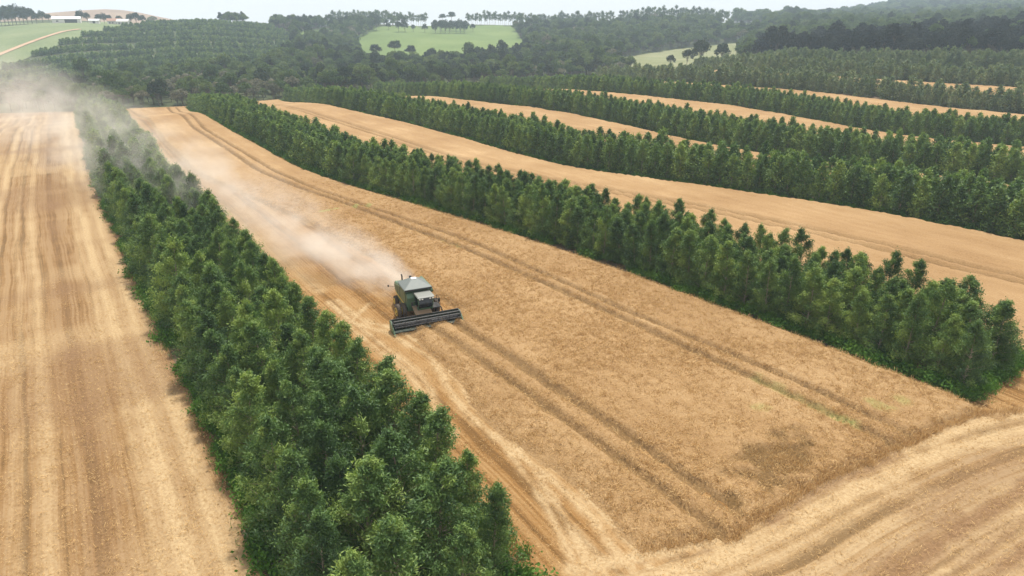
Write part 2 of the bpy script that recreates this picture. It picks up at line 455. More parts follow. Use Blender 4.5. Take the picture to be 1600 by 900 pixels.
far_left = gl([(-420, 190), (0, 178)])
stub_poly = np.vstack([S1, far_left[::-1], [[-140, 60], [-70, 5], [-5, 5]]])
def straw_left(X, Y, sd):
    d = dist_poly(X, Y, S1) + 0.5 * (vnoise(X, Y, 9, 3) - 0.5)
    a = np.zeros_like(X)
    for c, w, k in [(2.2, 0.7, .75), (4.1, 0.8, .95), (5.3, 0.35, .5), (10.4, 0.7, .55), (12.0, 0.35, .45), (14.6, 0.7, .8), (18.5, 0.5, .6), (22.4, 0.8, .8), (25.0, .5, .4), (30.0, .8, .7), (33.0, .5, .5), (37.8, .8, .7), (41, .4, .5), (45.5, .9, .7), (53, .9, .7), (61, .9, .7), (68.5, .9, .7), (76, .9, .7), (84, .9, .7)]:
        a = np.maximum(a, 1.25 * k * np.exp(-((d - c) / (w * .8)) ** 2))
    a *= 0.75 + 0.7 * vnoise(X, Y, 2.3, 5)
    patch = sstep(vnoise(X * 0.35 + Y * 0.5, Y * 1.2 - X, 11, 8), 0.55, 0.8) * 0.5
    return np.clip(np.maximum(a, patch), 0, 1)
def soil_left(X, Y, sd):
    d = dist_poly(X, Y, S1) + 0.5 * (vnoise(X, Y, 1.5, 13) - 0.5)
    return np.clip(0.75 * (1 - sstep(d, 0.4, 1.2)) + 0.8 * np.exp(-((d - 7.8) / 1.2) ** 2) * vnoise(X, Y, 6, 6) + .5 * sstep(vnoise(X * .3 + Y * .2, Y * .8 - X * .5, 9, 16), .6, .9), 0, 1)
tag(grid_sheet('stubble_field', stub_poly, 0.5, M['stubble_l'], attrs={'straw': straw_left, 'soil': soil_left, 'dist': lambda X, Y, sd: dist_poly(X, Y, S1)}, rot=R(33)),
    'harvested stubble field with pale straw lines left of the trees', None, None, 'structure')

# standing wheat outline between belt 1 and belt 2
end_line = [(1000,863),(1060,852),(1120,842),(1140,848),(1177,820),(1200,807),(1250,772),(1309,741),(1355,726),(1399,704),(1436,687),(1480,667),(1527,648),(1600,642),(1700,640)]
left_line = [(987,852),(933,785),(867,733),(800,690),(752,650),(722,600),(695,572),(660,540),(640,512)]
header_line = [(724,489)]
cut_line = [(610,420),(480,350),(390,310),(305,272),(255,222),(215,182),(199,172)]
wheat1 = gl(end_line[::-1])
S2_edge = np.vstack([offset(BELTS[1], -0.9)])
w1 = np.vstack([gl([(1700,600)]), gl(end_line[::-1]), gl(left_line), gl(header_line), gl(cut_line), gl([(294,168.5)]), S2_edge[::-1], offset(BELTS[1], -0.9)[:1] + [[1.0, -3.0]]])
A1 = smooth_line(gl([(262,170),(300,200),(355,235),(405,270),(470,297),(546,323),(627,355),(721,390),(778,415),(872,457),(1000,515),(1184,600),(1262,637),(1337,671),(1401,703)]), 2, 6)
A2 = smooth_line(gl([(275,170),(318,203),(372,235),(425,268),(490,297),(574,326),(721,376),(812,415),(1000,500),(1240,600),(1322,637),(1428,690)]), 2, 6)
B1 = smooth_line(gl([(690,492),(700,502),(750,535),(800,567),(900,634),(977,685),(1067,750),(1150,806)]), 2, 4)
B2 = smooth_line(gl([(660,505),(677,517),(712,542),(737,557),(787,595),(837,630),(930,697),(990,737),(1060,793),(1122,838)]), 2, 4)
patchP = ground(1218, 722)
weeds = [gl([(505,335),(525,330)]), gl([(544,325),(575,324)]), gl([(1180,597),(1262,637),(1330,668)]), gl([(1305,657),(1322,664)]), gl([(1355,634),(1385,646)]), gl([(1405,632),(1412,636)]), gl([(1175,645),(1190,645)]), gl([(690,380),(715,388)])]
def tram_depth(X, Y):
    k = np.zeros_like(X)
    for P, w, a in ((A1, .48, 1.2), (A2, .40, 1.05), (B1, .50, 1.2), (B2, .44, 1.0)):
        d = dist_poly(X, Y, P) + 0.22 * (vnoise(X, Y, 1.1, 21) - 0.5)
        k = np.maximum(k, a * (0.72 + 0.4 * vnoise(X, Y, 7, 22)) * (1 - sstep(d, w * 0.55, w * 1.35)))
    return np.clip(k, 0, 1)
def lodged(X, Y):
    dx, dy = X - patchP[0], Y - patchP[1]
    r = np.hypot((dx * 0.8 + dy * 0.6) / 3.9, (-dx * 0.6 + dy * 0.8) / 2.3) + 0.9 * (vnoise(X, Y, 0.9, 31) - 0.5) + 0.4 * (vnoise(X, Y, 0.35, 32) - .5)
    k = 1 - sstep(r, 0.55, 1.15)
    q = ground(1137, 799); k2 = 1 - sstep(np.hypot(X - q[0] - 0.5, Y - q[1] - .6) / 0.9 + 0.6 * (vnoise(X, Y, .5, 35) - .5), 0.4, 1.0)
    return np.maximum(k, k2)
LEFT = gl(left_line + header_line)
def edge_low(X, Y): return .42 + .58 * sstep(dist_poly(X, Y, LEFT), .2, 3.2)
def wheat_h(X, Y, sd):
    e = sd + 0.5 * (vnoise(X, Y, 1.2, 41) - 0.5)
    m = sstep(e, -0.05, 0.9)
    h = 0.46 * m * (1 - 0.9 * tram_depth(X, Y)) * (1 - 0.55 * lodged(X, Y)) * edge_low(X, Y)
    h = h + m * (0.10 * (vnoise(X, Y, 0.55, 42) - .5) + 0.10 * (rng.random(X.shape) - .5) + 0.12 * (vnoise(X, Y, 5, 43) - .5))
    return np.maximum(h, -0.03), m > 0.02
def low_attr(X, Y, sd):
    return np.clip(np.maximum(0.75 * tram_depth(X, Y), 1.0 * lodged(X, Y)) + 0.25 * (1 - sstep(sd, 0.0, 0.7)), 0, 1)  # track part is painted shade, lodged part is bent brown stems
def weed_attr(X, Y, sd):
    k = np.zeros_like(X)
    for P, a, w in zip(weeds, (.8, .7, .35, .8, .5, .5, .4, .5), (.5, .5, .6, .5, .6, .6, .5, .5)):
        d = dist_poly(X, Y, P) + 0.8 * (vnoise(X, Y, 0.9, 51) - 0.5)
        k = np.maximum(k, a * (1 - sstep(d, w * .4, w * 1.3)))
    return k
tag(grid_sheet('wheat_field', w1, 0.30, M['wheat'], z=0.02, attrs={'low': low_attr, 'weed': weed_attr}, hfun=wheat_h),
    'standing ripe wheat being cut by the harvester, crossed by wheel tracks', None, None, 'structure')

# cut ground of the middle field and the headland at lower right
cutpoly = np.vstack([offset(S1, BW - 1.5), gl([(199,171),(296,168)]), BELTS[1][::-1], BELTS[1][:1] + [[20, 12]], [[90, 40], [60, 4], [0, 4]]])
swaths = []
def sw(pts, w, k, pair=0.0):
    L = smooth_line(gl(pts), 1.0, 3)
    for o in ((-pair, pair) if pair else (0,)): swaths.append((offset(L, o), w, k))
sw([(520,470),(560,505),(612,515),(660,545),(690,560),(700,590),(735,640),(800,693),(867,740),(925,790),(975,860),(1010,898)], .36, 1.1, .5)
sw([(540,500),(600,548),(640,575),(668,610),(672,650),(700,680)], .34, .9, .4)
sw([(800,700),(850,770),(885,830),(915,900)], .3, 1.0, .35)
sw([(770,680),(830,745),(900,820),(950,900)], .2, .7)
sw([(575,475),(545,508)], .35, .9)
sw([(300,285),(240,240),(205,190)], 1.4, .6); sw([(500,455),(400,370),(330,310)], 1.0, .6)
sw([(900,905),(1010,885),(1120,862),(1220,815),(1310,765),(1400,722),(1480,692),(1540,672),(1620,655),(1720,650)], .55, 1.1, .75)
sw([(1060,900),(1180,850),(1300,785),(1400,738),(1480,705),(1620,672)], .3, 1.0, .4)
sw([(1140,900),(1260,850),(1340,800),(1420,760)], .5, .6)
sw([(1420,690),(1520,655),(1620,640)], .5, .8); sw([(1460,905),(1540,850),(1640,770)], .25, 1.1); sw([(1260,905),(1360,835),(1470,765)], .4, .6)
darks = [(gl([(1400,905),(1470,845),(1560,790),(1640,735)]), .6, 1.), (gl([(1540,905),(1620,850)]), .5, 1.), (gl([(1370,900),(1430,850),(1500,800)]), .35, .8), (gl([(1480,905),(1560,845),(1640,790)]), .3, .7), (gl([(1330,905),(1400,855),(1470,810)]), .2, .6), (gl([(1000,880),(1110,862)]), .2, .5),
         (gl([(1440,800),(1500,760),(1580,720)]), 1.6, .5), (gl([(1500,880),(1600,810)]), .6, .5),
         (gl([(1200,815),(1255,780),(1312,748),(1358,732),(1402,710)]), .45, .75)]
def straw_c(X, Y, sd):
    a = np.zeros_like(X)
    for P, w, k in swaths:
        d = dist_poly(X, Y, P) + 0.4 * (vnoise(X, Y, 1.1, 61) - 0.5)
        a = np.maximum(a, k * np.exp(-(d / w) ** 2) * (0.7 + 0.5 * vnoise(X, Y, 1.0, 62)))
    hl = sstep(X * 0.55 - Y * 0.83, -16, -9)      # chaff spread over the whole headland
    return np.clip(np.maximum(a, 0.38 * hl * (0.45 + vnoise(X, Y, 3, 63))), 0, 1)
HL0, HL1 = np.array(ground(1100,865)), np.array(ground(1500,685)); HROT = math.atan2(-(HL1-HL0)[0], (HL1-HL0)[1])
M['stubble_h'] = stubble_mat('stubble_headland', -HROT, (0.25, 0.155, 0.070))
def soil_c(X, Y, sd):
    a = np.zeros_like(X)
    for P, w, k in darks:
        d = dist_poly(X, Y, P) + 0.5 * (vnoise(X, Y, 1.0, 71) - 0.5)
        a = np.maximum(a, k * np.exp(-(d / w) ** 2))
    return np.clip(a, 0, 1)
tag(grid_sheet('harvested_ground', cutpoly, 0.26, M['stubble_c'], attrs={'straw': straw_c, 'soil': soil_c, 'dist': lambda X, Y, sd: dist_poly(X, Y, S1)}),
    'cut stubble with pale straw swaths around the standing wheat and headland', None, None, 'structure')

HTL = smooth_line(gl([(900,905),(1010,885),(1120,862),(1220,815),(1310,765),(1400,722),(1480,692),(1540,672),(1620,655),(1720,650)]), 1, 6); HT = np.vstack([HTL, [[150, 60], [150, -20], [0, -20]]])
head_poly = np.vstack([gl(end_line[3:]), [[95, 60], [95, 20], [60, 4], [8, 4]], gl([(960, 905)])])
tag(grid_sheet('headland', head_poly, 0.22, M['stubble_h'], z=.018, attrs={'straw': straw_c, 'soil': soil_c, 'dist': lambda X, Y, sd: 60 + np.where(sdf(X, Y, HT) > 0, 1, -1) * dist_poly(X, Y, HTL)}, rot=HROT), 'pale cut headland with curved straw track at the field end', None, None, 'structure')

# wheat strips between the other belts
def simple_h(trams):
    def f(X, Y, sd):
        m = sstep(sd, -0.1, 0.9)
        k = np.zeros_like(X)
        for P in trams: k = np.maximum(k, 0.8 * (1 - sstep(dist_poly(X, Y, P), .3, .8)))
        h = 0.6 * m * (1 - k) + m * (0.16 * (rng.random(X.shape) - .5) + 0.2 * (vnoise(X, Y, 6, 45) - .5))
        return np.maximum(h, -0.02), m > 0.02
    return f
def simple_low(trams):
    def f(X, Y, sd):
        k = np.zeros_like(X)
        for P in trams: k = np.maximum(k, 0.55 * (1 - sstep(dist_poly(X, Y, P), .3, .8)))  # track darkening paints in the shade of the narrow gaps
        return k + 0.4 * (1 - sstep(sd, 0, 1.2))
    return f
names = ['standing wheat strip behind the second tree belt', 'wheat strip between the third and fourth tree belts', 'narrow wheat strip between the fourth and fifth tree belts',
         'far wheat strip between the fifth and sixth tree belts', 'farthest wheat strip below the wooded hill']
for k, lab in zip(range(1, 6), names):
    bk, fr = BACK[k], offset(BELTS[k + 1], -0.8)
    poly = np.vstack([bk[0] + [60, -45] if k == 1 else bk[:1], bk, fr[::-1]])
    if k == 1: poly = np.vstack([bk[:1] + [[70, -50]], bk, fr[::-1], fr[:1] + [[30, -30]]])
    n = 120; a = resample(bk, 1)[np.linspace(0, len(resample(bk, 1)) - 1, n).astype(int)]; b = resample(fr, 1)[np.linspace(0, len(resample(fr, 1)) - 1, n).astype(int)]
    tr = []
    if k <= 3:
        for q in (0.50, 0.56): tr.append(smooth_line(a * (1 - q) + b * q, 4, 10))
    res = 0.6 if k == 1 else 0.9
    tag(grid_sheet('wheat_field', poly, res, M['wheat'], z=0.03, attrs={'low': simple_low(tr), 'weed': lambda X, Y, sd: np.zeros_like(X)}, hfun=simple_h(tr)), lab, None, None, 'structure')
    
for k, b in enumerate(BELTS):
    poly = np.vstack([offset(b, -0.5), offset(b, BW + 0.3)[::-1]])
    tag(grid_sheet('belt_floor', poly, 0.8 if k < 2 else 1.6, M['litter'], z=0.035), 'leaf litter and soil under a tree belt', None, None, 'structure')

# ------------------------------------------------------------------ hill meadows and the dirt road: sheets draped on the terrain
def px_sheet(name, top, bottom, mat, n=50, m=14, lift=0.35):
    top, bottom = np.array(top, float), np.array(bottom, float)
    us = np.linspace(max(top[0, 0], bottom[0, 0]), min(top[-1, 0], bottom[-1, 0]), n)
    V = []
    for u in us:
        a = np.interp(u, top[:, 0], top[:, 1]); b = np.interp(u, bottom[:, 0], bottom[:, 1])
        for t in np.linspace(0, 1, m):
            x, y = ground(u, b + (a - b) * t); V.append((x, y, float(hz(x, y)) + lift))
    F = [(i * m + j, (i + 1) * m + j, (i + 1) * m + j + 1, i * m + j + 1) for i in range(n - 1) for j in range(m - 1)]
    return link(name, mesh(name, V, F, mat, smooth=True))
tag(px_sheet('meadow', [(440,62),(480,47),(540,42),(800,39.5),(826,79)], [(440,68),(545,70),(565,90),(700,96),(800,92),(826,82)], M['meadow'], 70, 24),
    'bright green hill meadow below the skyline trees', None, None, 'structure')
tag(px_sheet('meadow', [(975,90),(1060,77),(1150,68)], [(975,104),(1040,112),(1100,110),(1150,96)], M['meadow_dry'], 40),
    'pale dry meadow in the gap of the wooded hill', None, None, 'structure')
tag(px_sheet('meadow', [(1128,39),(1192,37)], [(1128,47),(1192,52)], M['meadow'], 16, 6), 'small green clearing near the skyline', None, None, 'structure')
tag(px_sheet('meadow', [(-350,38),(0,36.5),(120,35.5),(205,33)], [(-350,270),(-60,142),(0,110),(60,84),(100,68),(140,54),(205,36)], M['pasture'], 80, 30),
    'grey green pasture on the left hill beside the dirt road', None, None, 'structure')
road = gl([(-160,150),(-60,112),(0,86),(40,70),(75,57.5),(100,50),(125,46.5)])
def ribbon(name, P, w, mat, lift, step=5):
    Q = resample(P, step); N = normals(Q); V = []
    for k in (-1, -0.33, 0.33, 1):
        W = Q + N * w * k / 2; V.append(np.c_[W, hz(W[:, 0], W[:, 1]) + lift])
    n = len(Q); V = np.vstack(V)
    F = [(k * n + i, (k + 1) * n + i, (k + 1) * n + i + 1, k * n + i + 1) for k in range(3) for i in range(n - 1)]
    return link(name, mesh(name, V, F, mat, smooth=True))
tag(ribbon('dirt_road', road, 5.0, M['dirt'], 0.75), 'reddish dirt road climbing the left hill', None, None, 'structure')

# ------------------------------------------------------------------ tree builders
def leaves(C, L, W, droop, g, tint):
    """diamond leaves at centres C; returns verts, quads, tint"""
    n = len(C)
    d = g.normal(size=(n, 3)); d[:, 2] -= droop; d /= np.linalg.norm(d, axis=1)[:, None]
    s = np.cross(d, g.normal(size=(n, 3))); s /= np.linalg.norm(s, axis=1)[:, None]
    l = L * g.uniform(.7, 1.3, n)[:, None]; w = W * g.uniform(.7, 1.3, n)[:, None]
    V = np.stack([C - d * l * .5, C + s * w * .5, C + d * l * .5, C - s * w * .5], 1).reshape(-1, 3)
    F = np.arange(4 * n).reshape(n, 4)
    return V, F, np.repeat(tint, 4)
def tube(pts, rad, n=6):
    pts = [Vector(p) for p in pts]; V, F = [], []
    for i, p in enumerate(pts):
        t = (pts[min(i + 1, len(pts) - 1)] - pts[max(i - 1, 0)]).normalized()
        a = t.orthogonal().normalized(); b = t.cross(a)
        for k in range(n):
            th = 2 * math.pi * k / n; V.append(tuple(p + (a * math.cos(th) + b * math.sin(th)) * rad[i]))
    for i in range(len(pts) - 1):
        for k in range(n): F.append((i * n + k, i * n + (k + 1) % n, (i + 1) * n + (k + 1) % n, (i + 1) * n + k))
    return np.array(V), np.array(F)
def join(parts):
    V, F, o = [], [], 0
    for v, f in parts: V.append(v); F.append(f + o); o += len(v)
    return np.vstack(V), np.vstack(F)
def trunk_parts(H, r, lean, branches):
    pts = [(lean[0] * t * t, lean[1] * t * t, H * t) for t in np.linspace(0, 0.95, 7)]
    out = [tube(pts, [r * (1 - 0.9 * t) + 0.008 for t in np.linspace(0, 1, 7)], 6)]
    for a, b, rr in branches: out.append(tube([a, (np.array(a) * .5 + np.array(b) * .5 + [0, 0, 0.06]), b], [rr, rr * .7, rr * .3], 4))
    return join(out)
def euc(seed, H=7.0, Rm=1.75, nb=46, ncl=5, nl=46, L=.21, W=.062, sig=.165, base=0.06):
    g = np.random.default_rng(seed)
    lean = g.normal(0, .22, 2); C, T, br = [], [], []
    for i in range(nb):
        h = base + (0.97 - base) * (i + g.uniform(0, .9)) / nb
        prof = (min(h / 0.20, 1) ** 0.5) * (1 - max(0, (h - 0.20) / 0.80) ** 1.62) * .95 + .05
        rad = Rm * prof * g.uniform(.72, 1.12)
        az = i * 2.39996 + g.normal(0, .35)
        zb = max(0.25, h * H - rad * g.uniform(.45, .9)); z1 = h * H + 0.1 * g.normal()
        x0 = np.array([lean[0] * (zb / H) ** 2, lean[1] * (zb / H) ** 2, zb])
        x1 = np.array([lean[0] * h * h + rad * math.cos(az), lean[1] * h * h + rad * math.sin(az), z1])
        br.append((x0, x0 * .2 + x1 * .8, 0.028 * (1 - h) + 0.010))
        btint = g.uniform(.12, .85)
        for q in np.linspace(.38, 1.0, ncl):
            c = x0 * (1 - q) + x1 * q; ct = btint + g.normal(0, .10)
            n = int(nl * (0.7 + .5 * q)); sg = sig * (.65 + .6 * prof)
            C.append(c + g.normal(0, 1, (n, 3)) * [sg, sg, sg * 1.15]); T.append(np.clip(ct + g.normal(0, .13, n), 0, 1))
    # leading shoot
    C.append(np.array([lean[0], lean[1], H * .955]) + g.normal(0, 1, (70, 3)) * [.12, .12, .26]); T.append(np.clip(g.normal(.6, .15, 70), 0, 1))
    C = np.vstack(C); T = np.concatenate(T); C[:, 2] = np.maximum(C[:, 2], .12)
    return trunk_parts(H, .085, lean, br), leaves(C, L, W, .55, g, T)
def broad(seed, H=11, Rm=4.5, n_lobe=22, per=60, L=.85, W=.5, flat=.55, base=.38, trunk_r=.22):
    g = np.random.default_rng(seed); C, T, br = [], [], []
    for i in range(n_lobe):
        u = g.uniform(0, 1) ** .6; az = i * 2.39996 + g.normal(0, .4)
        rr = Rm * u * .82; top = math.sqrt(max(0, 1 - (u * .85) ** 2))
        z = H * (base + (1 - base) * (top * g.uniform(.62, .95)))
        c = np.array([rr * math.cos(az), rr * math.sin(az), z]); sg = Rm * g.uniform(.16, .27)
        br.append((np.array([0, 0, H * g.uniform(.2, .45)]), c, .06))
        q = g.normal(0, 1, (per, 3)); q /= np.linalg.norm(q, axis=1)[:, None]
        q *= (g.uniform(.3, 1.0, per) ** .5)[:, None] * sg * 1.5; q[:, 2] *= flat + .1
        C.append(c + q); T.append(np.clip(g.uniform(.2, .75) + g.normal(0, .14, per), 0, 1))
    C = np.vstack(C); T = np.concatenate(T)
    return trunk_parts(H * .8, trunk_r, (0, 0), br), leaves(C, L, W, .1, g, T)
def skyline_tree(seed, H=17, Rm=3.4, crown0=.42):
    g = np.random.default_rng(seed); C, T, br = [], [], []
    for i in range(20):
        h = crown0 + (.98 - crown0) * g.uniform(0, 1) ** .75; az = i * 2.4; r = Rm * g.uniform(.15, .9) * math.sin(math.pi * min(1, (h - crown0) / (1 - crown0) * .8 + .2))
        c = np.array([r * math.cos(az), r * math.sin(az), H * h]); br.append((np.array([0, 0, H * (h - .12)]), c, .05))
        C.append(c + g.normal(0, 1, (46, 3)) * [.75, .75, .6]); T.append(np.clip(g.uniform(.2, .7) + g.normal(0, .1, 46), 0, 1))
    C = np.vstack(C); T = np.concatenate(T)
    return trunk_parts(H, .20, g.normal(0, .3, 2), br), leaves(C, .75, .45, .3, g, T)
def araucaria(seed, H=15, Rm=6.0):
    g = np.random.default_rng(seed); C, T, br = [], [], []
    for i in range(26):
        az = i * 2.39996; r = Rm * g.uniform(.55, 1.0); lev = g.uniform(0, 1)
        z0 = H * (.62 + .3 * lev); r *= (1 - .45 * lev)
        b = np.array([r * math.cos(az), r * math.sin(az), z0 + H * (.03 + .06 * (1 - lev))])
        br.append((np.array([0, 0, z0]), b, .08))
        for q in (.55, .75, .92, 1.0):
            c = np.array([b[0] * q, b[1] * q, z0 + (b[2] - z0) * q + .3])
            C.append(c + g.normal(0, 1, (26, 3)) * [.5, .5, .42]); T.append(np.clip(g.normal(.4, .2, 26), 0, 1))
    C.append(np.array([0, 0, H * .97]) + g.normal(0, 1, (120, 3)) * [1.5, 1.5, .5]); T.append(np.clip(g.normal(.45, .2, 120), 0, 1))
    C = np.vstack(C); T = np.concatenate(T)
    return trunk_parts(H, .38, (0, 0), br), leaves(C, .8, .4, .0, g, T)
def two_meshes(name, tree, leaf, bark):
    (tv, tf), (lv, lf, lt) = tree
    return mesh(name + '_trunk', tv, tf, bark, smooth=True), mesh(name + '_crown', lv, lf, leaf, attrs={'tint': lt})
def one_mesh(name, tree, leaf, bark):
    (tv, tf), (lv, lf, lt) = tree
    V = np.vstack([tv, lv]); F = np.vstack([tf, lf + len(tv)])
    return mesh(name, V, F, [bark, leaf], mi=np.r_[np.zeros(len(tf)), np.ones(len(lf))], attrs={'tint': np.r_[np.zeros(len(tv)), lt]})

# ------------------------------------------------------------------ scatter for uncountable stuff
def scatter(name, label, P, rot, scl, idx, protos, cat=None):
    """one object: a point cloud whose points carry copies of the prototype meshes"""
    P = np.asarray(P, float); n = len(P)
    pc = bpy.data.collections.new(name + '_kinds')
    for k, me in enumerate(protos):
        po = bpy.data.objects.new('%s_kind_%02d' % (name, k), me); pc.objects.link(po)
    me = bpy.data.meshes.new(name); me.vertices.add(n); me.vertices.foreach_set('co', P.astype(np.float32).ravel())
    a = me.attributes.new('rot', 'FLOAT_VECTOR', 'POINT'); a.data.foreach_set('vector', np.asarray(rot, np.float32).ravel())
    a = me.attributes.new('scl', 'FLOAT_VECTOR', 'POINT')
    scl = np.asarray(scl, np.float32); scl = np.repeat(scl[:, None], 3, 1) if scl.ndim == 1 else scl
    a.data.foreach_set('vector', scl.ravel())
    a = me.attributes.new('pick', 'INT', 'POINT'); a.data.foreach_set('value', np.asarray(idx, np.int32))
    for p in protos:
        for m in p.materials:
            if m.name not in [x.name for x in me.materials]: me.materials.append(m)
    o = link(name, me)
    ng = bpy.data.node_groups.new(name + '_scatter', 'GeometryNodeTree')
    ng.interface.new_socket('Geometry', in_out='INPUT', socket_type='NodeSocketGeometry')
    ng.interface.new_socket('Geometry', in_out='OUTPUT', socket_type='NodeSocketGeometry')
    N, Lk = ng.nodes, ng.links
    gi, go = N.new('NodeGroupInput'), N.new('NodeGroupOutput')
    ip = N.new('GeometryNodeInstanceOnPoints'); ci = N.new('GeometryNodeCollectionInfo')
    ci.inputs['Collection'].default_value = pc; ci.inputs['Separate Children'].default_value = True; ci.inputs['Reset Children'].default_value = True
    def na(nm, dt):
        q = N.new('GeometryNodeInputNamedAttribute'); q.data_type = dt; q.inputs['Name'].default_value = nm; return q.outputs[0]
    e2r = N.new('FunctionNodeEulerToRotation')
    Lk.new(na('rot', 'FLOAT_VECTOR'), e2r.inputs[0]); Lk.new(e2r.outputs[0], ip.inputs['Rotation'])
    Lk.new(na('scl', 'FLOAT_VECTOR'), ip.inputs['Scale']); Lk.new(na('pick', 'INT'), ip.inputs['Instance Index'])
    ip.inputs['Pick Instance'].default_value = True
    Lk.new(gi.outputs[0], ip.inputs['Points']); Lk.new(ci.outputs[0], ip.inputs['Instance']); Lk.new(ip.outputs[0], go.inputs[0])
    md = o.modifiers.new('scatter', 'NODES'); md.node_group = ng
    return tag(o, label, cat, None, 'stuff')
def zrot(n, tilt=0.0):
    return np.c_[rng.normal(0, tilt, n), rng.normal(0, tilt, n), rng.uniform(0, 6.283, n)]

# ------------------------------------------------------------------ tree belts
NV = 7
near_kinds = [two_meshes('eucalyptus_%d' % k, euc(100 + k, Rm=1.7 + .08 * k), M['euc'], M['bark']) for k in range(NV)]
far_kinds = [one_mesh('belt_tree_%d' % k, euc(200 + k, nb=34, ncl=4, nl=16, L=.42, W=.16, sig=.27), M['euc'], M['bark']) for k in range(5)]
old_kinds = [one_mesh('thin_belt_tree_%d' % k, euc(300 + k, nb=22, ncl=4, nl=16, L=.5, W=.22, sig=.36, Rm=2.1), M['euc_old'], M['bark']) for k in range(4)]
allt = []                                        # belt, row, order, x, y, scale
for b, P in enumerate(BELTS):
    Q = resample(P, 0.5); N = normals(Q)
    rows = 4
    for r in range(rows):
        o_ = 1.5 + 2.75 * r
        W = Q + N * o_
        s = np.concatenate([[0], np.cumsum(np.hypot(*np.diff(W, axis=0).T))])
        step = 3.0 if b == 0 else (2.45 if b < 5 else 2.8)
        p = 0.8 + (r % 2) * step * .5; k = 0
        while p < s[-1]:
            x = np.interp(p, s, W[:, 0]) + rng.normal(0, .16); y = np.interp(p, s, W[:, 1]) + rng.normal(0, .16)
            k += 1; p += step * rng.uniform(.88, 1.12)
            if rng.random() < (.025 if b < 5 else .12): continue
            D = math.hypot(x, y)
            sc = rng.normal(.92 if b == 0 else .90, .11 if b == 0 else .05) * (1.0 - 0.10 * sstep(D, 100, 230)) * (1.0 if b < 2 else 1.03)
            if b >= 5: sc = rng.normal(.88, .13)
            allt.append((b, r, k, x, y, max(.6, sc), D))
cand = []
for i, t in enumerate(allt):
    b, r, k, x, y, sc, D = t
    if b > 1: continue
    z = float(hz(x, y)); u, v = frame(x, y, z + 3.5)
    if -60 < u < 1660 and 0 < v < 1150: cand.append((D + (2.5 * r if b == 1 else 0), i))
cand.sort(); chosen = set(i for _, i in cand[:300])
ROWNAME = {0: ['outer row by the stubble', 'second row from the stubble', 'third row from the stubble', 'row facing the harvester'],
           1: ['front row facing the harvester', 'second row back', 'third row back', 'rear row']}
BELTNAME = {0: 'left belt', 1: 'right belt'}
def ordinal(n): return '%d%s' % (n, 'th' if 10 <= n % 100 <= 20 else {1: 'st', 2: 'nd', 3: 'rd'}.get(n % 10, 'th'))
count = {}
for i in sorted(chosen, key=lambda i: (allt[i][0], allt[i][1], allt[i][2])):
    b, r, k, x, y, sc, D = allt[i]
    count[(b, r)] = count.get((b, r), 0) + 1
    e = empty('eucalyptus_tree', (x, y, float(hz(x, y))), random.uniform(0, 6.28), sc)
    wx = random.uniform(1.0, 1.28); e.scale = (sc * wx, sc * wx * random.uniform(.92, 1.08), sc * random.uniform(.93, 1.08))
    e.rotation_euler = (random.gauss(0, .03), random.gauss(0, .03), random.uniform(0, 6.28))
    tag(e, 'eucalyptus in the %s, %s, %s from the near end' % (BELTNAME[b], ROWNAME[b][r], ordinal(count[(b, r)])), 'tree', 'eucalyptus trees of the two nearest belts')
    tm, cm = near_kinds[random.randrange(NV)]
    link('trunk', tm, e); link('crown', cm, e)
rest = [t for i, t in enumerate(allt) if i not in chosen]
rest_a = [t for t in rest if t[0] < 5]; rest_b = [t for t in rest if t[0] >= 5]
def put_belt(name, label, L, kinds):
    A = np.array([(t[3], t[4]) for t in L]); n = len(A); s = np.array([t[5] for t in L])
    P = np.c_[A, hz(A[:, 0], A[:, 1])]
    scatter(name, label, P, zrot(n, .03), np.c_[s * rng.uniform(1.0, 1.25, n), s * rng.uniform(1.0, 1.25, n), s * rng.uniform(.92, 1.08, n)], rng.integers(0, len(kinds), n), kinds)
put_belt('eucalyptus_belts', 'farther eucalyptus trees of the long curved belts', rest_a, far_kinds)
put_belt('thin_eucalyptus_belts', 'greyer uneven eucalyptus rows below the wooded hill', rest_b, old_kinds)

# ------------------------------------------------------------------ hillside plantation and natural woodland
def pxpoly(U, V, poly): return inside(U, V, np.array(poly, float))
PLANT = [(-150,215),(0,110),(60,84),(100,68),(140,54),(195,42),(250,36),(330,36),(420,42),(455,54),(462,78),(440,104),(380,117),(300,121),(220,126),(150,134),(60,156),(-150,240)]
MEADS = [[(552,66),(580,50),(590,42),(800,39),(826,79),(826,82),(800,95),(700,104),(572,107),(558,84)], [(468,50),(515,47),(522,60),(468,68)],
         [(965,92),(1060,76),(1155,66),(1155,98),(1110,118),(1040,118),(965,110)],
         [(1128,38),(1192,36),(1192,52),(1128,48)],
         [(-350,20),(215,20),(215,40),(140,54),(100,68),(60,84),(0,110),(-60,142),(-350,270)]]
FIELD_END_U = [-300, 0, 125, 185, 294, 440, 580, 745, 930, 1080, 1180, 1300, 1600, 1900]
FIELD_END_V = [186, 176, 173, 170, 166, 155, 146, 135, 120, 105, 94, 93, 92, 90]
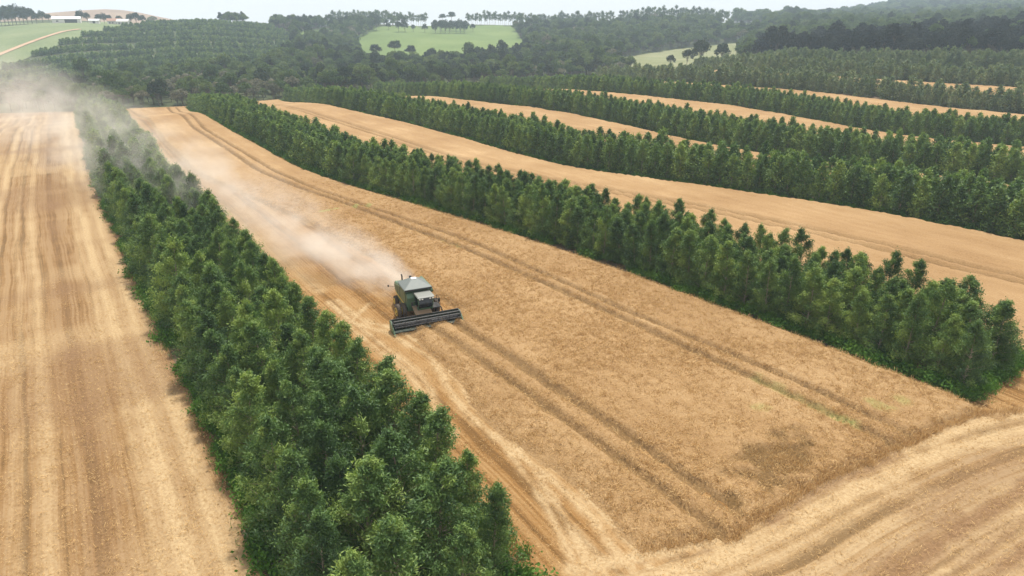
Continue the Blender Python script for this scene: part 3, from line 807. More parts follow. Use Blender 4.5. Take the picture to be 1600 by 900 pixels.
# plantation rows follow the contour: curves of nearly equal distance
pl = []
dd = 440.0
while dd < 905:
    for off in (0.0, 4.0):
        az = np.arange(-50 + rng.uniform(0, 1), -12, 2.3 / dd * 57.3); az = az + rng.normal(0, .25, len(az)) * 2.3 / dd * 57.3
        D = dd + off + 14 * np.sin(np.radians(az) * 5 + 1) + rng.normal(0, .8, len(az))
        pl.append(np.c_[D * np.sin(np.radians(az)), D * np.cos(np.radians(az))])
    dd += 38.0
pl = np.vstack(pl); zz = hz(pl[:, 0], pl[:, 1]); U, V = frame(pl[:, 0], pl[:, 1], zz)
keep = pxpoly(U, V, PLANT) & (rng.random(len(pl)) > .06)
pl = np.c_[pl, zz][keep]; n = len(pl)
plant_kinds = [one_mesh('plantation_tree_%d' % k, euc(400 + k, nb=20, ncl=3, nl=14, L=.7, W=.36, sig=.36, Rm=2.2), M['euc'], M['bark']) for k in range(3)]
scatter('hillside_plantation', 'contour rows of young trees covering the left hillside', pl, zrot(n, .03), np.c_[np.full(n, .85), np.full(n, .85), rng.normal(.64, .06, n)], rng.integers(0, 3, n), plant_kinds)

def wood_points(spacing, d0, d1, u0=-320, u1=1920):
    xs = np.arange(-1500, 2100, spacing); ys = np.arange(100, 2250, spacing)
    X, Y = np.meshgrid(xs, ys); X = (X + rng.uniform(-.45, .45, X.shape) * spacing).ravel(); Y = (Y + rng.uniform(-.45, .45, Y.shape) * spacing).ravel()
    D = np.hypot(X, Y); m = (D > d0) & (D < d1); X, Y = X[m], Y[m]
    Z = hz(X, Y); U, V = frame(X, Y, Z)
    m = (U > u0) & (U < u1) & (V < np.interp(U, FIELD_END_U, FIELD_END_V)) & ~pxpoly(U, V, PLANT)
    for q in MEADS: m &= ~pxpoly(U, V, q)
    Dm = np.hypot(X, Y); m &= ~((Dm > 930) & (U > 505) & (U < 862)) & ~((Dm > 965) & (U > 505) & (U < 1145)) & ~((Dm > 800) & (Dm < 1120) & (U < 235))
    return X[m], Y[m], Z[m], U[m], V[m]
wood_kinds = [one_mesh('wood_tree_%d' % k, broad(500 + k, H=[11, 9, 13, 10, 12][k], Rm=[4.6, 4.2, 4.4, 5.2, 4.0][k], flat=[.55, .6, .8, .45, .9][k]), M['forest'], M['bark_dark']) for k in range(5)]
wood_kinds += [one_mesh('wood_dark_%d' % k, broad(520 + k, H=12, Rm=3.8, flat=.9, base=.25), M['forest_dark'], M['bark_dark']) for k in range(2)]
wood_kinds += [one_mesh('wood_pale_%d' % k, broad(530 + k, H=9, Rm=4.0, per=50), M['blossom'], M['bark_dark']) for k in range(2)]
wood_kinds += [one_mesh('wood_black_%d' % k, broad(540 + k, H=12, Rm=4.0, flat=.9, base=.2, n_lobe=26), M['conifer'], M['bark_dark']) for k in range(2)]
X, Y, Z, U, V = wood_points(6.6, 235, 1120)
# darker clumps and pale blossoming clumps come in patches
pn = vnoise(X, Y, 55, 81); p2 = vnoise(X, Y, 38, 82); n = len(X); rr = rng.random(n)
pick = rng.integers(0, 5, n)
dark_zone = (U > 1180) & (V > np.interp(U, [1180, 1400, 1600, 1900], [84, 66, 52, 45])) & (V < 97)
mid_dark = (U > 520) & (U < 860) & (V > 92) & (V < 135)
pick = np.where((rr < .10) | ((pn > .62) & (rr < .45)) | (dark_zone & (rr < .93)) | (mid_dark & (rr < .5)), 5 + rng.integers(0, 2, n), pick)
pale = (p2 > .66) & (rng.random(n) < .35) & ~dark_zone
pale |= (U > 150) & (U < 470) & (V > 135) & (rng.random(n) < .22)
pick = np.where(pale, 7 + rng.integers(0, 2, n), pick); pick = np.where(dark_zone & (rr < .93), 9 + rng.integers(0, 2, n), pick)
s = rng.normal(.92, .17, n).clip(.5, 1.35) * np.where(V > 120, .85, 1.0)
scatter('woodland', 'mixed natural woodland filling the valley and hill slopes', np.c_[X, Y, Z - .2], zrot(n, .05), np.c_[s, s, s * rng.normal(1, .12, n)], pick, wood_kinds)
X, Y, Z, U, V = wood_points(13, 1120, 2050, -320, 1920)
m = (U > 1150); X, Y, Z = X[m], Y[m], Z[m]; n = len(X); s = rng.normal(1.5, .25, n).clip(.8, 2.2)
scatter('distant_woodland', 'bluish far woodland on the hill at the right skyline', np.c_[X, Y, Z - .3], zrot(n, .05), np.c_[s * 1.15, s * 1.15, s * .85], rng.integers(0, 7, n), wood_kinds)

# ------------------------------------------------------------------ single trees one can tell apart
def put_tree(name, kind, x, y, s, label, group, sz=None):
    e = empty(name, (x, y, float(hz(x, y)) - .1), random.uniform(0, 6.28), s)
    if sz: e.scale = (s, s, sz)
    tag(e, label, 'tree', group); link('trunk', kind[0], e); link('crown', kind[1], e)
sky_kinds = [two_meshes('skyline_%d' % k, skyline_tree(600 + k), M['forest'], M['bark']) for k in range(5)]
sky_rows = [('left skyline row', 516, 668, 42.0, 46), ('second skyline row', 728, 858, 40.0, 40), ('third skyline row', 866, 958, 38.0, 28), ('rightmost skyline row', 968, 1140, 36.5, 50)]
for nm, u0, u1, v0, n in sky_rows:
    for k in range(n):
        u = u0 + (u1 - u0) * (k + random.uniform(.2, .8)) / n
        a = (u - 800) / FPX; az = math.atan2(a * CP, 1.0)
        D = 985 + 12 * math.sin(k * .7) + random.uniform(-4, 4)
        s = random.uniform(.78, 1.05) * (1.0 if u < 860 else 1.05)
        put_tree('skyline_tree', sky_kinds[k % 5], D * math.sin(az), D * math.cos(az), s, 'tall tree in the %s, %s from its left end' % (nm, ordinal(k + 1)), 'rows of tall trees on the skyline', s * random.uniform(.95, 1.1))
rnd_kinds = [two_meshes('round_tree_%d' % k, broad(700 + k, H=12, Rm=4.6, flat=.95, base=.22, n_lobe=28), M['forest_dark'], M['bark_dark']) for k in range(3)]
ara_kinds = [two_meshes('araucaria_%d' % k, araucaria(720 + k), M['forest_dark'], M['bark_dark']) for k in range(3)]
singles = [(588,48,1.0,'large round dark tree standing alone at the upper left of the meadow'), (607,47,.6,'small tree to the right of the large round meadow tree'),
           (623,50,.85,'left tree of the small group in the upper meadow'), (633,50,.9,'right tree of the small group in the upper meadow'), (646,50,.6,'small bush-like tree in the middle of the upper meadow'),
           (664,51,.7,'low spreading tree left of the dark grove in the meadow'), (739,50,.7,'lone small tree right of the dark grove in the meadow')]
for u, v, s, lab in singles:
    x, y = ground(u, v); put_tree('meadow_tree', rnd_kinds[random.randrange(3)], x, y, s * 1.15, lab, 'single trees in the hill meadow')
for k in range(14):
    u = 681 + (k % 7) * 7.5 + random.uniform(-2, 2); v = 52.5 - (k // 7) * 3.5; x, y = ground(u, v)
    put_tree('grove_tree', rnd_kinds[k % 3], x, y, random.uniform(1.0, 1.2), 'dark tree of the square meadow grove, %s row, %s from left' % (['front', 'back'][k // 7], ordinal(k % 7 + 1)), 'dark grove in the hill meadow')
for k, (u, v, s) in enumerate([(588, 99, 1.0), (618, 97, 1.15), (643, 99, .95)]):
    x, y = ground(u, v); put_tree('araucaria_tree', ara_kinds[k], x, y, s, 'umbrella-crowned araucaria at the lower meadow edge, %s' % ['leftmost of three', 'middle of three', 'rightmost of three'][k], 'araucarias below the hill meadow')
for k, (u, v, s, kd, lab) in enumerate([(692, 40, 1.0, ara_kinds[1], 'tall round-topped araucaria rising behind the dark grove, left one'), (706, 40, 1.15, ara_kinds[2], 'tall lollipop-shaped araucaria right of the dark grove'), (1094, 103, 1.35, rnd_kinds[0], 'large dark tree in front of the pale meadow'), (1073, 103, .9, rnd_kinds[1], 'smaller round tree left of the large dark tree by the pale meadow'), (1127, 101, 1.1, rnd_kinds[2], 'round dark tree right of the large one by the pale meadow'), (1047, 106, .7, rnd_kinds[1], 'small dark tree at the lower left rim of the pale meadow')]):
    x, y = ground(u, v); put_tree('araucaria_tree' if kd in ara_kinds else 'meadow_tree', kd, x, y, s, lab, 'single trees at the far meadows')

# ------------------------------------------------------------------ weeds along the belts, wheat ears, stubble straw
def blades(seed, n, h, spread, w, lean, mat, name, ear=False):
    g = np.random.default_rng(seed); V, F, T = [], [], []
    for i in range(n):
        x, y = g.normal(0, spread, 2); a = g.uniform(0, 6.28); l = h * g.uniform(.65, 1.15)
        dx, dy = g.normal(0, lean, 2) * l; sx, sy = math.cos(a) * w, math.sin(a) * w
        o = len(V); t = g.uniform(0, 1)
        V += [(x - sx, y - sy, 0), (x + sx, y + sy, 0), (x + dx * .5 + sx, y + dy * .5 + sy, l * .65), (x + dx * .5 - sx, y + dy * .5 - sy, l * .65), (x + dx * 1.3, y + dy * 1.3, l)]
        F += [(o, o + 1, o + 2, o + 3), (o + 3, o + 2, o + 4)]; T += [t] * 5
    return mesh(name, V, F, mat, attrs={'tint': T})
def bush(seed, name):
    g = np.random.default_rng(seed); C = g.normal(0, 1, (260, 3)) * [.34, .34, .22] + [0, 0, .34]; C[:, 2] = np.abs(C[:, 2])
    V, F, T = leaves(C, .2, .11, 0.0, g, np.clip(g.normal(.5, .2, 260), 0, 1)); return mesh(name, V, F, M['grass'], attrs={'tint': T})
weed_kinds = [bush(800 + k, 'weed_bush_%d' % k) for k in range(3)] + [blades(810 + k, 110, .5, .3, .012, .45, M['grass'], 'weed_grass_%d' % k) for k in range(2)]
WP = []
for b, (P, per) in enumerate(zip(BELTS[:5], (5.5, 5.0, 1.6, 1.0, .8))):
    for off, sg, k in ((0.25, .45, 1.0), (BW - .4, .5, .6)):
        Q = resample(P, 1 / (per * k)); Q = Q + normals(Q) * (off + rng.normal(0, sg, len(Q)))[:, None]
        keep = vnoise(Q[:, 0], Q[:, 1], 6, 91 + b) > .22
        WP.append(Q[keep])
    Q = resample(P, .45); Q = Q + normals(Q) * rng.uniform(0.3, BW, len(Q))[:, None]; WP.append(Q)
    if b < 2:   # rounded near ends of the belts
        e0, e1 = P[0], offset(P, BW)[0]; q = rng.random(120)[:, None]; WP.append(e0 * (1 - q) + e1 * q + rng.normal(0, .5, (120, 2)))
WP = np.vstack(WP); n = len(WP)
scatter('undergrowth', 'bright green weeds and shrubs fringing the tree belts', np.c_[WP, hz(WP[:, 0], WP[:, 1])], zrot(n, .08), rng.uniform(.55, 1.35, n), rng.integers(0, 5, n), weed_kinds)

wheat_kinds = [blades(830 + k, 26, .15, .20, .012, .8, M['straw'], 'wheat_ears_%d' % k) for k in range(4)]
def fill(poly, dens, dmax):
    P = np.asarray(poly); lo, hi = P.min(0), P.max(0); hi[1] = min(hi[1], dmax); lo[0] = max(lo[0], -dmax)
    A = (hi - lo).prod(); n = int(A * dens); Q = rng.uniform(lo, hi, (n, 2)); D = np.hypot(Q[:, 0], Q[:, 1])
    u, v = frame(Q[:, 0], Q[:, 1], np.zeros(n))
    m = (D < dmax) & (rng.random(n) < (1 - sstep(D, dmax * .55, dmax))) & (u > -120) & (u < 1720) & (v < 960)
    Q = Q[m]; return Q[inside(Q[:, 0], Q[:, 1], P)]
Q = fill(w1, 17, 140); sd = sdf(Q[:, 0], Q[:, 1], w1)
h = 0.46 * sstep(sd, -.05, .9) * (1 - .85 * tram_depth(Q[:, 0], Q[:, 1])) * (1 - .55 * lodged(Q[:, 0], Q[:, 1]))
td = tram_depth(Q[:, 0], Q[:, 1]); lo = lodged(Q[:, 0], Q[:, 1]); wd = weed_attr(Q[:, 0], Q[:, 1], sd); h = h * edge_low(Q[:, 0], Q[:, 1])
m = (sd > .15) & (td < .12) & (rng.random(len(Q)) > .95 * lo) & (rng.random(len(Q)) > .7 * wd); Q, h = Q[m], h[m]; n = len(Q)
scatter('wheat_ears', 'ripe wheat ears covering the standing crop', np.c_[Q, h - .08], zrot(n, .25), rng.uniform(.7, 1.25, n), rng.integers(0, 4, n), wheat_kinds)
# rim of the uncut crop: full stalks seen from the side
stalk_kinds = [blades(840 + k, 22, .5, .2, .010, .3, M['straw'], 'wheat_stalks_%d' % k) for k in range(3)]
rim = np.vstack([resample(L, .22) + rng.normal(0, .12, (len(resample(L, .22)), 2)) for L in (gl(end_line), gl(end_line[5:]))])
m = sdf(rim[:, 0], rim[:, 1], w1) > -.1; rim = rim[m & (rim[:, 1] < 140)]; n = len(rim)
lodge = rng.normal(0, 1, (260, 2)) * [1.6, 1.1] + np.array(patchP); rim = np.vstack([rim, lodge]); n = len(rim)
scatter('wheat_rim', 'wheat stalks along the cut edge and wheel tracks', np.c_[rim, np.zeros(n)], np.vstack([zrot(n - 260, .1), zrot(260, .6)]), rng.uniform(.75, 1.05, n), rng.integers(0, 3, n), stalk_kinds)
stub_kinds = [blades(850 + k, 16, .10, .26, .012, .9, M['straw'], 'stubble_straw_%d' % k) for k in range(3)]
Q = np.vstack([fill(stub_poly, 4.5, 95), fill(cutpoly, 4.5, 95)]); Q = Q[sdf(Q[:, 0], Q[:, 1], w1) < 0.1]; n = len(Q)
scatter('stubble_straw', 'loose straw and short stubble on the harvested ground', np.c_[Q, np.zeros(n) + .01], zrot(n, .3), rng.uniform(.6, 1.3, n), rng.integers(0, 3, n), stub_kinds)

# ------------------------------------------------------------------ combine harvester (x forward, y to its left, z up; origin on the ground under the front axle)
def paint(name, c, rough=.4, dust=.35):
    t = NT(name); n = t.noise(t.coord(), 2.2, 5, .65)
    t.col(t.mix(t.math('MULTIPLY', n, dust), c, (0.42, 0.30, 0.18))); t.b.inputs['Roughness'].default_value = rough
    t.b.inputs['Specular IOR Level'].default_value = .5
    return t.m
M['green'] = paint('green_paint', (0.028, 0.125, 0.066), .4, .25)
M['olive'] = paint('dusty_green_paint', (0.045, 0.125, 0.050), .55, .5)
M['yellow'] = paint('yellow_paint', (0.72, 0.50, 0.05), .45, .3)
M['black'] = paint('black_steel', (0.010, 0.011, 0.013), .7, .05)
M['steel'] = paint('worn_steel', (0.045, 0.05, 0.06), .5, .08)
M['tarp'] = paint('grey_tank_cover', (0.105, 0.135, 0.135), .6, .15)
M['white'] = paint('white_panel', (0.78, 0.78, 0.76), .5, .08)
M['rubber'] = paint('tyre_rubber', (0.022, 0.020, 0.024), .85, .3)
M['roof'] = paint('cab_roof', (0.15, 0.17, 0.16), .5, .2)
tg = NT('cab_glass'); tg.col((0.010, 0.013, 0.015)); tg.b.inputs['Roughness'].default_value = .08; tg.b.inputs['Specular IOR Level'].default_value = .6; M['glass'] = tg.m
tg = NT('lamp_glass'); tg.col((0.75, 0.75, 0.7)); tg.b.inputs['Roughness'].default_value = .15; M['lamp'] = tg.m
M['hdr'] = paint('dark_header_steel', (0.010, 0.030, 0.018), .6, .06)
M['chaff'] = paint('grain_chaff', (0.17, 0.115, 0.07), .9, .3)

class MB:
    def __init__(s): s.bm = bmesh.new()
    def box(s, x0, x1, y0, y1, z0, z1):
        v = [s.bm.verts.new(p) for p in [(x0,y0,z0),(x1,y0,z0),(x1,y1,z0),(x0,y1,z0),(x0,y0,z1),(x1,y0,z1),(x1,y1,z1),(x0,y1,z1)]]
        for f in ((3,2,1,0),(4,5,6,7),(0,1,5,4),(1,2,6,5),(2,3,7,6),(3,0,4,7)): s.bm.faces.new([v[i] for i in f])
        return s
    def prism(s, prof, y0, y1):
        """side profile (x, z) pulled from y0 to y1"""
        a = [s.bm.verts.new((x, y0, z)) for x, z in prof]; b = [s.bm.verts.new((x, y1, z)) for x, z in prof]; n = len(prof)
        for i in range(n): s.bm.faces.new([a[i], a[(i+1) % n], b[(i+1) % n], b[i]])
        s.bm.faces.new(a[::-1]); s.bm.faces.new(b); return s
    def tube(s, pts, r, n=8):
        V, F = tube(pts, [r] * len(pts) if not isinstance(r, (list, tuple)) else r, n)
        v = [s.bm.verts.new(p) for p in V]
        for f in F: s.bm.faces.new([v[i] for i in f])
        s.bm.faces.new([v[i] for i in range(n)][::-1]); s.bm.faces.new([v[len(v) - n + i] for i in range(n)])
        return s
    def lathe(s, prof, y, x=0, z=0, n=28):
        """profile (radius, offset along y) turned about the y axis through (x, z)"""
        rings = []
        for r, o in prof: rings.append([s.bm.verts.new((x + r * math.cos(2*math.pi*k/n), y + o, z + r * math.sin(2*math.pi*k/n))) for k in range(n)])
        for a, b in zip(rings[:-1], rings[1:]):
            for k in range(n): s.bm.faces.new([a[k], a[(k+1) % n], b[(k+1) % n], b[k]])
        s.bm.faces.new(rings[0]); s.bm.faces.new(rings[-1][::-1]); return s
    def build(s, name, mat, parent, bevel=0.0, smooth=False):
        bmesh.ops.recalc_face_normals(s.bm, faces=s.bm.faces)
        if bevel: bmesh.ops.bevel(s.bm, geom=[e for e in s.bm.edges if e.calc_face_angle(0) > .5], offset=bevel, segments=2, affect='EDGES', clamp_overlap=True)
        me = bpy.data.meshes.new(name); s.bm.to_mesh(me); s.bm.free(); me.materials.append(mat)
        for p in me.polygons: p.use_smooth = smooth
        return link(name, me, parent)

hc = np.array(ground(667, 510)); HEAD = R(-65.5)        # heading: towards the camera and to the right
hv = np.array([math.cos(HEAD), math.sin(HEAD)])
CS = .89
org = hc - hv * 3.35 * CS
cmb = empty('combine_harvester', (org[0], org[1], 0.015), HEAD, CS); cmb.scale[2] = CS * 1.0
tag(cmb, 'green combine harvester with grey tank cover cutting the wheat', 'harvester')
hull = MB().prism([(-3.9,1.35),(-3.4,.95),(-.4,.8),(.75,.95),(.75,1.75),(.35,3.05),(-2.3,3.1),(-4.6,2.75),(-4.9,2.2)], -1.3, 1.3).build('body', M['green'], cmb, .05)
for sy, nm in ((-1, 'side_panel'), (1, 'side_panel')):
    y0, y1 = (-1.40, -1.303) if sy < 0 else (1.303, 1.40)
    sp = MB().prism([(-3.7,1.55),(-.2,1.35),(.25,1.75),(.10,2.95),(-2.2,3.0),(-4.2,2.7)], y0, y1).build(nm, M['olive'], cmb, .03)
    y0, y1 = (-1.425, -1.402) if sy < 0 else (1.402, 1.425)
    MB().prism([(-3.66,1.60),(-.22,1.42),(-.16,1.55),(-3.72,1.74)], y0, y1).build('yellow_stripe', M['yellow'], sp)
    MB().box(-2.05, -1.98, y0, y1, 1.80, 2.9).box(-3.1, -3.03, y0, y1, 1.80, 2.75).build('panel_seam', M['black'], sp)
MB().prism([(-5.5,1.5),(-5.1,1.25),(-4.2,1.5),(-4.4,2.75),(-5.2,2.55)], -1.1, 1.1).build('straw_hood', M['olive'], cmb, .05)
MB().box(-5.65, -5.0, -.95, .95, 1.05, 1.35).build('straw_chopper', M['black'], cmb, .03)
gt = MB().prism([(-2.45,3.03),(.38,3.0),(.62,3.34),(-2.65,3.34)], -1.42, 1.42).build('grain_tank', M['green'], cmb, .03)
bm = MB(); v = [bm.bm.verts.new(p) for p in [(-2.55,-1.5,3.36),(.8,-1.6,3.36),(.8,1.6,3.36),(-2.55,1.5,3.36),(-2.55,-1.5,3.46),(.8,-1.6,3.52),(.8,1.6,3.52),(-2.55,1.5,3.46),(-1.35,-.40,4.16),(-.55,-.40,4.16),(-.55,.40,4.16),(-1.35,.40,4.16)]]
for f in ((3,2,1,0),(0,1,5,4),(1,2,6,5),(2,3,7,6),(3,0,4,7),(4,5,9,8),(5,6,10,9),(6,7,11,10),(7,4,8,11),(8,9,10,11)): bm.bm.faces.new([v[i] for i in f])
tc_ = bm.build('tank_cover', M['tarp'], cmb, .04)
MB().box(-1.2, -.68, -.3, .3, 4.165, 4.21).build('hatch', M['white'], tc_, .01)
MB().box(.803, .83, -1.58, 1.58, 3.34, 3.50).build('cover_rim', M['black'], tc_)
# front wall beside the cab, cab
MB().prism([(.40,1.60),(.95,1.45),(.95,2.6),(.60,3.0),(.40,3.0)], -1.38, -.52).build('front_wall', M['green'], cmb, .04)
cab = MB().prism([(.78,1.42),(1.95,1.42),(2.02,1.62),(.78,1.62)], -.50, 1.22).build('cab', M['green'], cmb, .03)
MB().prism([(.80,1.62),(2.0,1.62),(2.22,2.2),(2.02,2.92),(.80,2.92)], -.44, 1.16).build('cab_glass', M['glass'], cab, .04)
for (xa, za, xb, zb) in ((2.02,1.62,2.25,2.2),(2.25,2.2,2.05,2.93)):
    for y in (-.47, 1.19): MB().tube([(xa, y, za), (xb, y, zb)], .045, 6).build('cab_post', M['green'], cab)
for y in (-.47, 1.19): MB().tube([(.84, y, 1.62), (.84, y, 2.93)], .06, 6).build('cab_post', M['green'], cab)
MB().prism([(.70,2.93),(2.42,2.93),(2.50,3.0),(2.30,3.12),(.70,3.15)], -.60, 1.32).build('cab_roof', M['roof'], cab, .04)
for y in (-.4, -.1, .8, 1.1): MB().box(2.44, 2.53, y - .09, y + .09, 2.84, 2.93).build('work_lamp', M['lamp'], cab, .01)
MB().box(1.35, 1.75, .15, .6, 1.63, 2.5).build('driver_seat', M['black'], cab, .05)
for y, s_ in ((-.55, -1), (1.27, 1)):
    mr = MB().tube([(1.95, y, 2.55), (2.15, y + s_ * .55, 2.60), (2.15, y + s_ * .62, 2.35)], .022, 6).build('mirror_arm', M['black'], cmb)
    MB().box(2.12, 2.18, y + s_ * .62 - .11, y + s_ * .62 + .11, 2.15, 2.60).build('mirror', M['black'], mr, .02)
# platform, rail and ladder on its left side
pf = MB().box(.55, 1.95, 1.25, 2.15, 1.42, 1.48).build('platform', M['black'], cmb)
MB().tube([(.6,2.1,1.48),(.6,2.1,2.4),(1.9,2.1,2.4),(1.9,2.1,1.48)], .03, 6).tube([(.6,2.1,1.95),(1.9,2.1,1.95)], .025, 6).build('rail', M['black'], pf)
ld = MB().tube([(1.4,2.2,1.45),(1.4,2.55,.35)], .035, 6).tube([(1.9,2.2,1.45),(1.9,2.55,.35)], .035, 6).build('ladder', M['steel'], cmb)
for k in range(4): MB().tube([(1.4,2.25+.085*k,1.25-.26*k),(1.9,2.25+.085*k,1.25-.26*k)], .03, 6).build('step', M['black'], ld)
MB().tube([(.5,1.62,2.9),(-.1,1.65,3.15),(-3.4,1.62,3.15),(-3.7,1.62,3.0)], [.19,.2,.2,.17], 12).build('unloading_auger', M['green'], cmb, 0, True)
MB().tube([(-3.3,-.7,2.9),(-3.3,-.7,3.75),(-3.45,-.7,3.92)], .085, 10).build('exhaust_stack', M['black'], cmb, 0, True)
MB().tube([(-4.1,.5,2.8),(-4.1,.5,3.3)], .16, 12).build('air_intake', M['black'], cmb, 0, True)
MB().tube([(-4.6,-1.3,2.1),(-4.7,-2.0,2.2)], .02, 6).box(-4.76, -4.66, -2.12, -1.96, 2.12, 2.34).build('rear_marker', M['black'], cmb)
# wheels
def wheel(x, y, r, w, sgn):
    t_ = MB().lathe([(r*.58,-w*.5),(r*.9,-w*.5),(r,-w*.36),(r,w*.36),(r*.9,w*.5),(r*.58,w*.5)], y, x, r, 32).build('wheel', M['rubber'], cmb, 0, True)
    b = MB()
    n = 20
    for k in range(n):
        for s_ in (-1, 1):
            a0 = 2*math.pi*(k + (.25 if s_ > 0 else -.25))/n
            p0 = (x + (r+.012)*math.cos(a0), y + s_*.03, r + (r+.012)*math.sin(a0)); a1 = a0 + .16
            p1 = (x + (r+.012)*math.cos(a1), y + s_*w*.45, r + (r+.012)*math.sin(a1)); b.tube([p0, p1], .035, 4)
    b.build('tread', M['rubber'], t_)
    MB().lathe([(r*.575,-.14),(r*.575,.14),(r*.50,.15),(r*.44,.06),(r*.18,.05),(r*.16,.13),(r*.05,.13)] if sgn > 0 else [(r*.575,.14),(r*.575,-.14),(r*.50,-.15),(r*.44,-.06),(r*.18,-.05),(r*.16,-.13),(r*.05,-.13)], y + sgn*w*.3, x, r, 28).build('rim', M['yellow'], t_, 0, False)
for sgn in (-1, 1):
    wheel(0.0, sgn*1.62, .84, .46, sgn); wheel(0.0, sgn*2.22, .84, .46, sgn)
    wheel(-3.75, sgn*1.45, .60, .40, sgn)
MB().tube([(0,-2.2,.84),(0,2.2,.84)], .16, 10).tube([(-3.75,-1.4,.6),(-3.75,1.4,.6)], .12, 10).build('axle', M['black'], cmb)
# feeder house and header
MB().prism([(.7,.95),(.7,1.65),(1.3,1.55),(2.75,1.0),(2.75,.35),(2.4,.3)], -.72, .72).build('feeder_house', M['green'], cmb, .03)
MB().prism([(1.0,1.67),(1.35,1.57),(2.7,1.06),(2.7,1.12),(1.3,1.66)], -.95, .95).build('chaff_layer', M['chaff'], cmb)
HW = 3.85
hd = MB().prism([(2.7,.22),(2.78,1.18),(2.86,1.18),(2.84,.42),(3.1,.24),(3.95,.12),(3.95,.08),(2.9,.12)], -HW, HW).build('header', M['hdr'], cmb)
MB().tube([(2.8,-HW,1.22),(2.8,HW,1.22)], .07, 8).build('top_beam', M['black'], hd)
MB().tube([(3.22,-HW+.1,.52),(3.22,HW-.1,.52)], .17, 12).build('auger', M['steel'], hd, 0, True)
b = MB()
for s_ in (-1, 1):
    pr = None
    for k in range(61):
        a = k*.75*s_; y = s_*(.5 + 3.1*k/60)
        p = [(3.22 + q*math.cos(a), y, .52 + q*math.sin(a)) for q in (.16, .29)]; p = [b.bm.verts.new(x) for x in p]
        if pr: b.bm.faces.new([pr[0], pr[1], p[1], p[0]])
        pr = p
b.build('auger_flight', M['steel'], hd)
for s_ in (-1, 1):
    ya, yb = sorted((s_*HW, s_*(HW+.12)))
    MB().prism([(2.6,.1),(2.65,1.15),(3.2,1.25),(3.8,.85),(4.75,.12),(4.6,.06)], ya, yb).build('crop_divider', M['green'], hd, .02)
rl = MB().tube([(3.78,-HW+.08,1.02),(3.78,HW-.08,1.02)], .075, 8).build('reel', M['black'], hd)
for k in range(6):
    a = 2*math.pi*k/6 + .3; cx, cz = 3.78 + .40*math.cos(a), 1.02 + .40*math.sin(a)
    bt = MB().tube([(cx,-HW+.1,cz),(cx,HW-.1,cz)], .035, 6).build('reel_bat', M['steel'] if k % 2 else M['black'], rl)
    b = MB()
    for q in np.arange(-HW+.15, HW-.1, .155): b.tube([(cx, q, cz), (cx - .03, q, cz - .24)], .009, 3)
    b.build('tine_row', M['black'], bt)
for y in np.linspace(-HW+.12, HW-.12, 7):
    b = MB()
    for k in range(6):
        a = 2*math.pi*k/6 + .3; b.tube([(3.78, y, 1.02), (3.78 + .40*math.cos(a), y, 1.02 + .40*math.sin(a))], .022, 4)
    b.build('reel_spider', M['black'], rl)
for s_ in (-1, 1): MB().tube([(2.78, s_*(HW-.02), 1.25), (3.78, s_*(HW-.02), 1.05)], .06, 6).build('reel_arm', M['black'], hd)
b = MB()
for q in np.arange(-HW+.05, HW, .152): b.tube([(3.93, q, .11), (4.07, q, .07)], [.03, .006], 4)
b.build('cutter_bar', M['black'], hd)

# ------------------------------------------------------------------ farm buildings on the left hill
M['wall'] = plain('farm_wall', (0.62, 0.60, 0.56), .8, .08); M['tin'] = plain('tin_roof', (0.72, 0.73, 0.74), .5, .06); M['tile'] = plain('tile_roof', (0.30, 0.17, 0.12), .8, .15); M['dark'] = plain('dark_opening', (0.03, 0.03, 0.03), .8)
def polar(u, D):
    az = math.atan2((u - 800) / FPX * CP, 1.0); return D * math.sin(az), D * math.cos(az)
def building(name, u, D, L, W, H, rh, rz, roof, label, openings):
    x, y = polar(u, D); e = empty(name, (x, y, float(hz(x, y)) - .1), rz); tag(e, label, 'building', 'farm buildings on the left hill')
    MB().prism([(-W/2,0),(W/2,0),(W/2,H),(0,H+rh),(-W/2,H)], -L/2, L/2).build('wall', M['wall'], e)
    MB().prism([(-W/2-.5,H-.15),(0,H+rh+.12),(W/2+.5,H-.15),(W/2+.5,H+.1),(0,H+rh+.4),(-W/2-.5,H+.1)], -L/2-.5, L/2+.5).build('roof', roof, e)
    for kind, a, w_, z0, z1 in openings:
        MB().box(-W/2-.05, -W/2-.02, a-w_/2, a+w_/2, z0, z1).build(kind, M['dark'], e)
Fz = R(90)+math.atan2(-.62, 1)*-1
def face_cam(u): return math.atan2(1, 0) + 0.0
building('barn', 104, 880, 25, 11, 4.2, 1.9, R(115), M['tin'], 'long white-roofed barn on the left hill', [('door', -4, 11, 0.1, 3.6), ('window', 8, 2, 1.5, 2.6)])
building('shed', 147, 872, 9, 6, 3.0, 1.2, R(105), M['tin'], 'small white shed right of the long barn', [('door', 0, 2.5, .1, 2.4)])
building('farmhouse', 178, 880, 13, 9, 3.4, 2.2, R(120), M['tile'], 'farmhouse with tiled roof among trees on the left hill', [('door', -2, 1.2, .1, 2.2), ('window', 2, 1.6, 1, 2.2), ('window', 4.6, 1.6, 1, 2.2)])
building('farmhouse', 192, 872, 11, 8, 3.2, 2.0, R(100), M['wall'], 'pale farmhouse at the top of the plantation rows', [('door', 0, 1.2, .1, 2.2), ('window', 3, 1.6, 1, 2.2)])
th_ = np.linspace(0, 2*math.pi, 41)[:-1]; V_ = [(-790, 1430)] + [(-790 + 300*q*math.cos(t_), 1430 + 300*q*math.sin(t_)) for q in np.linspace(.1, 1, 10) for t_ in th_]
V_ = np.array(V_); V_ = np.c_[V_, hz(V_[:, 0], V_[:, 1]) + 1.0]
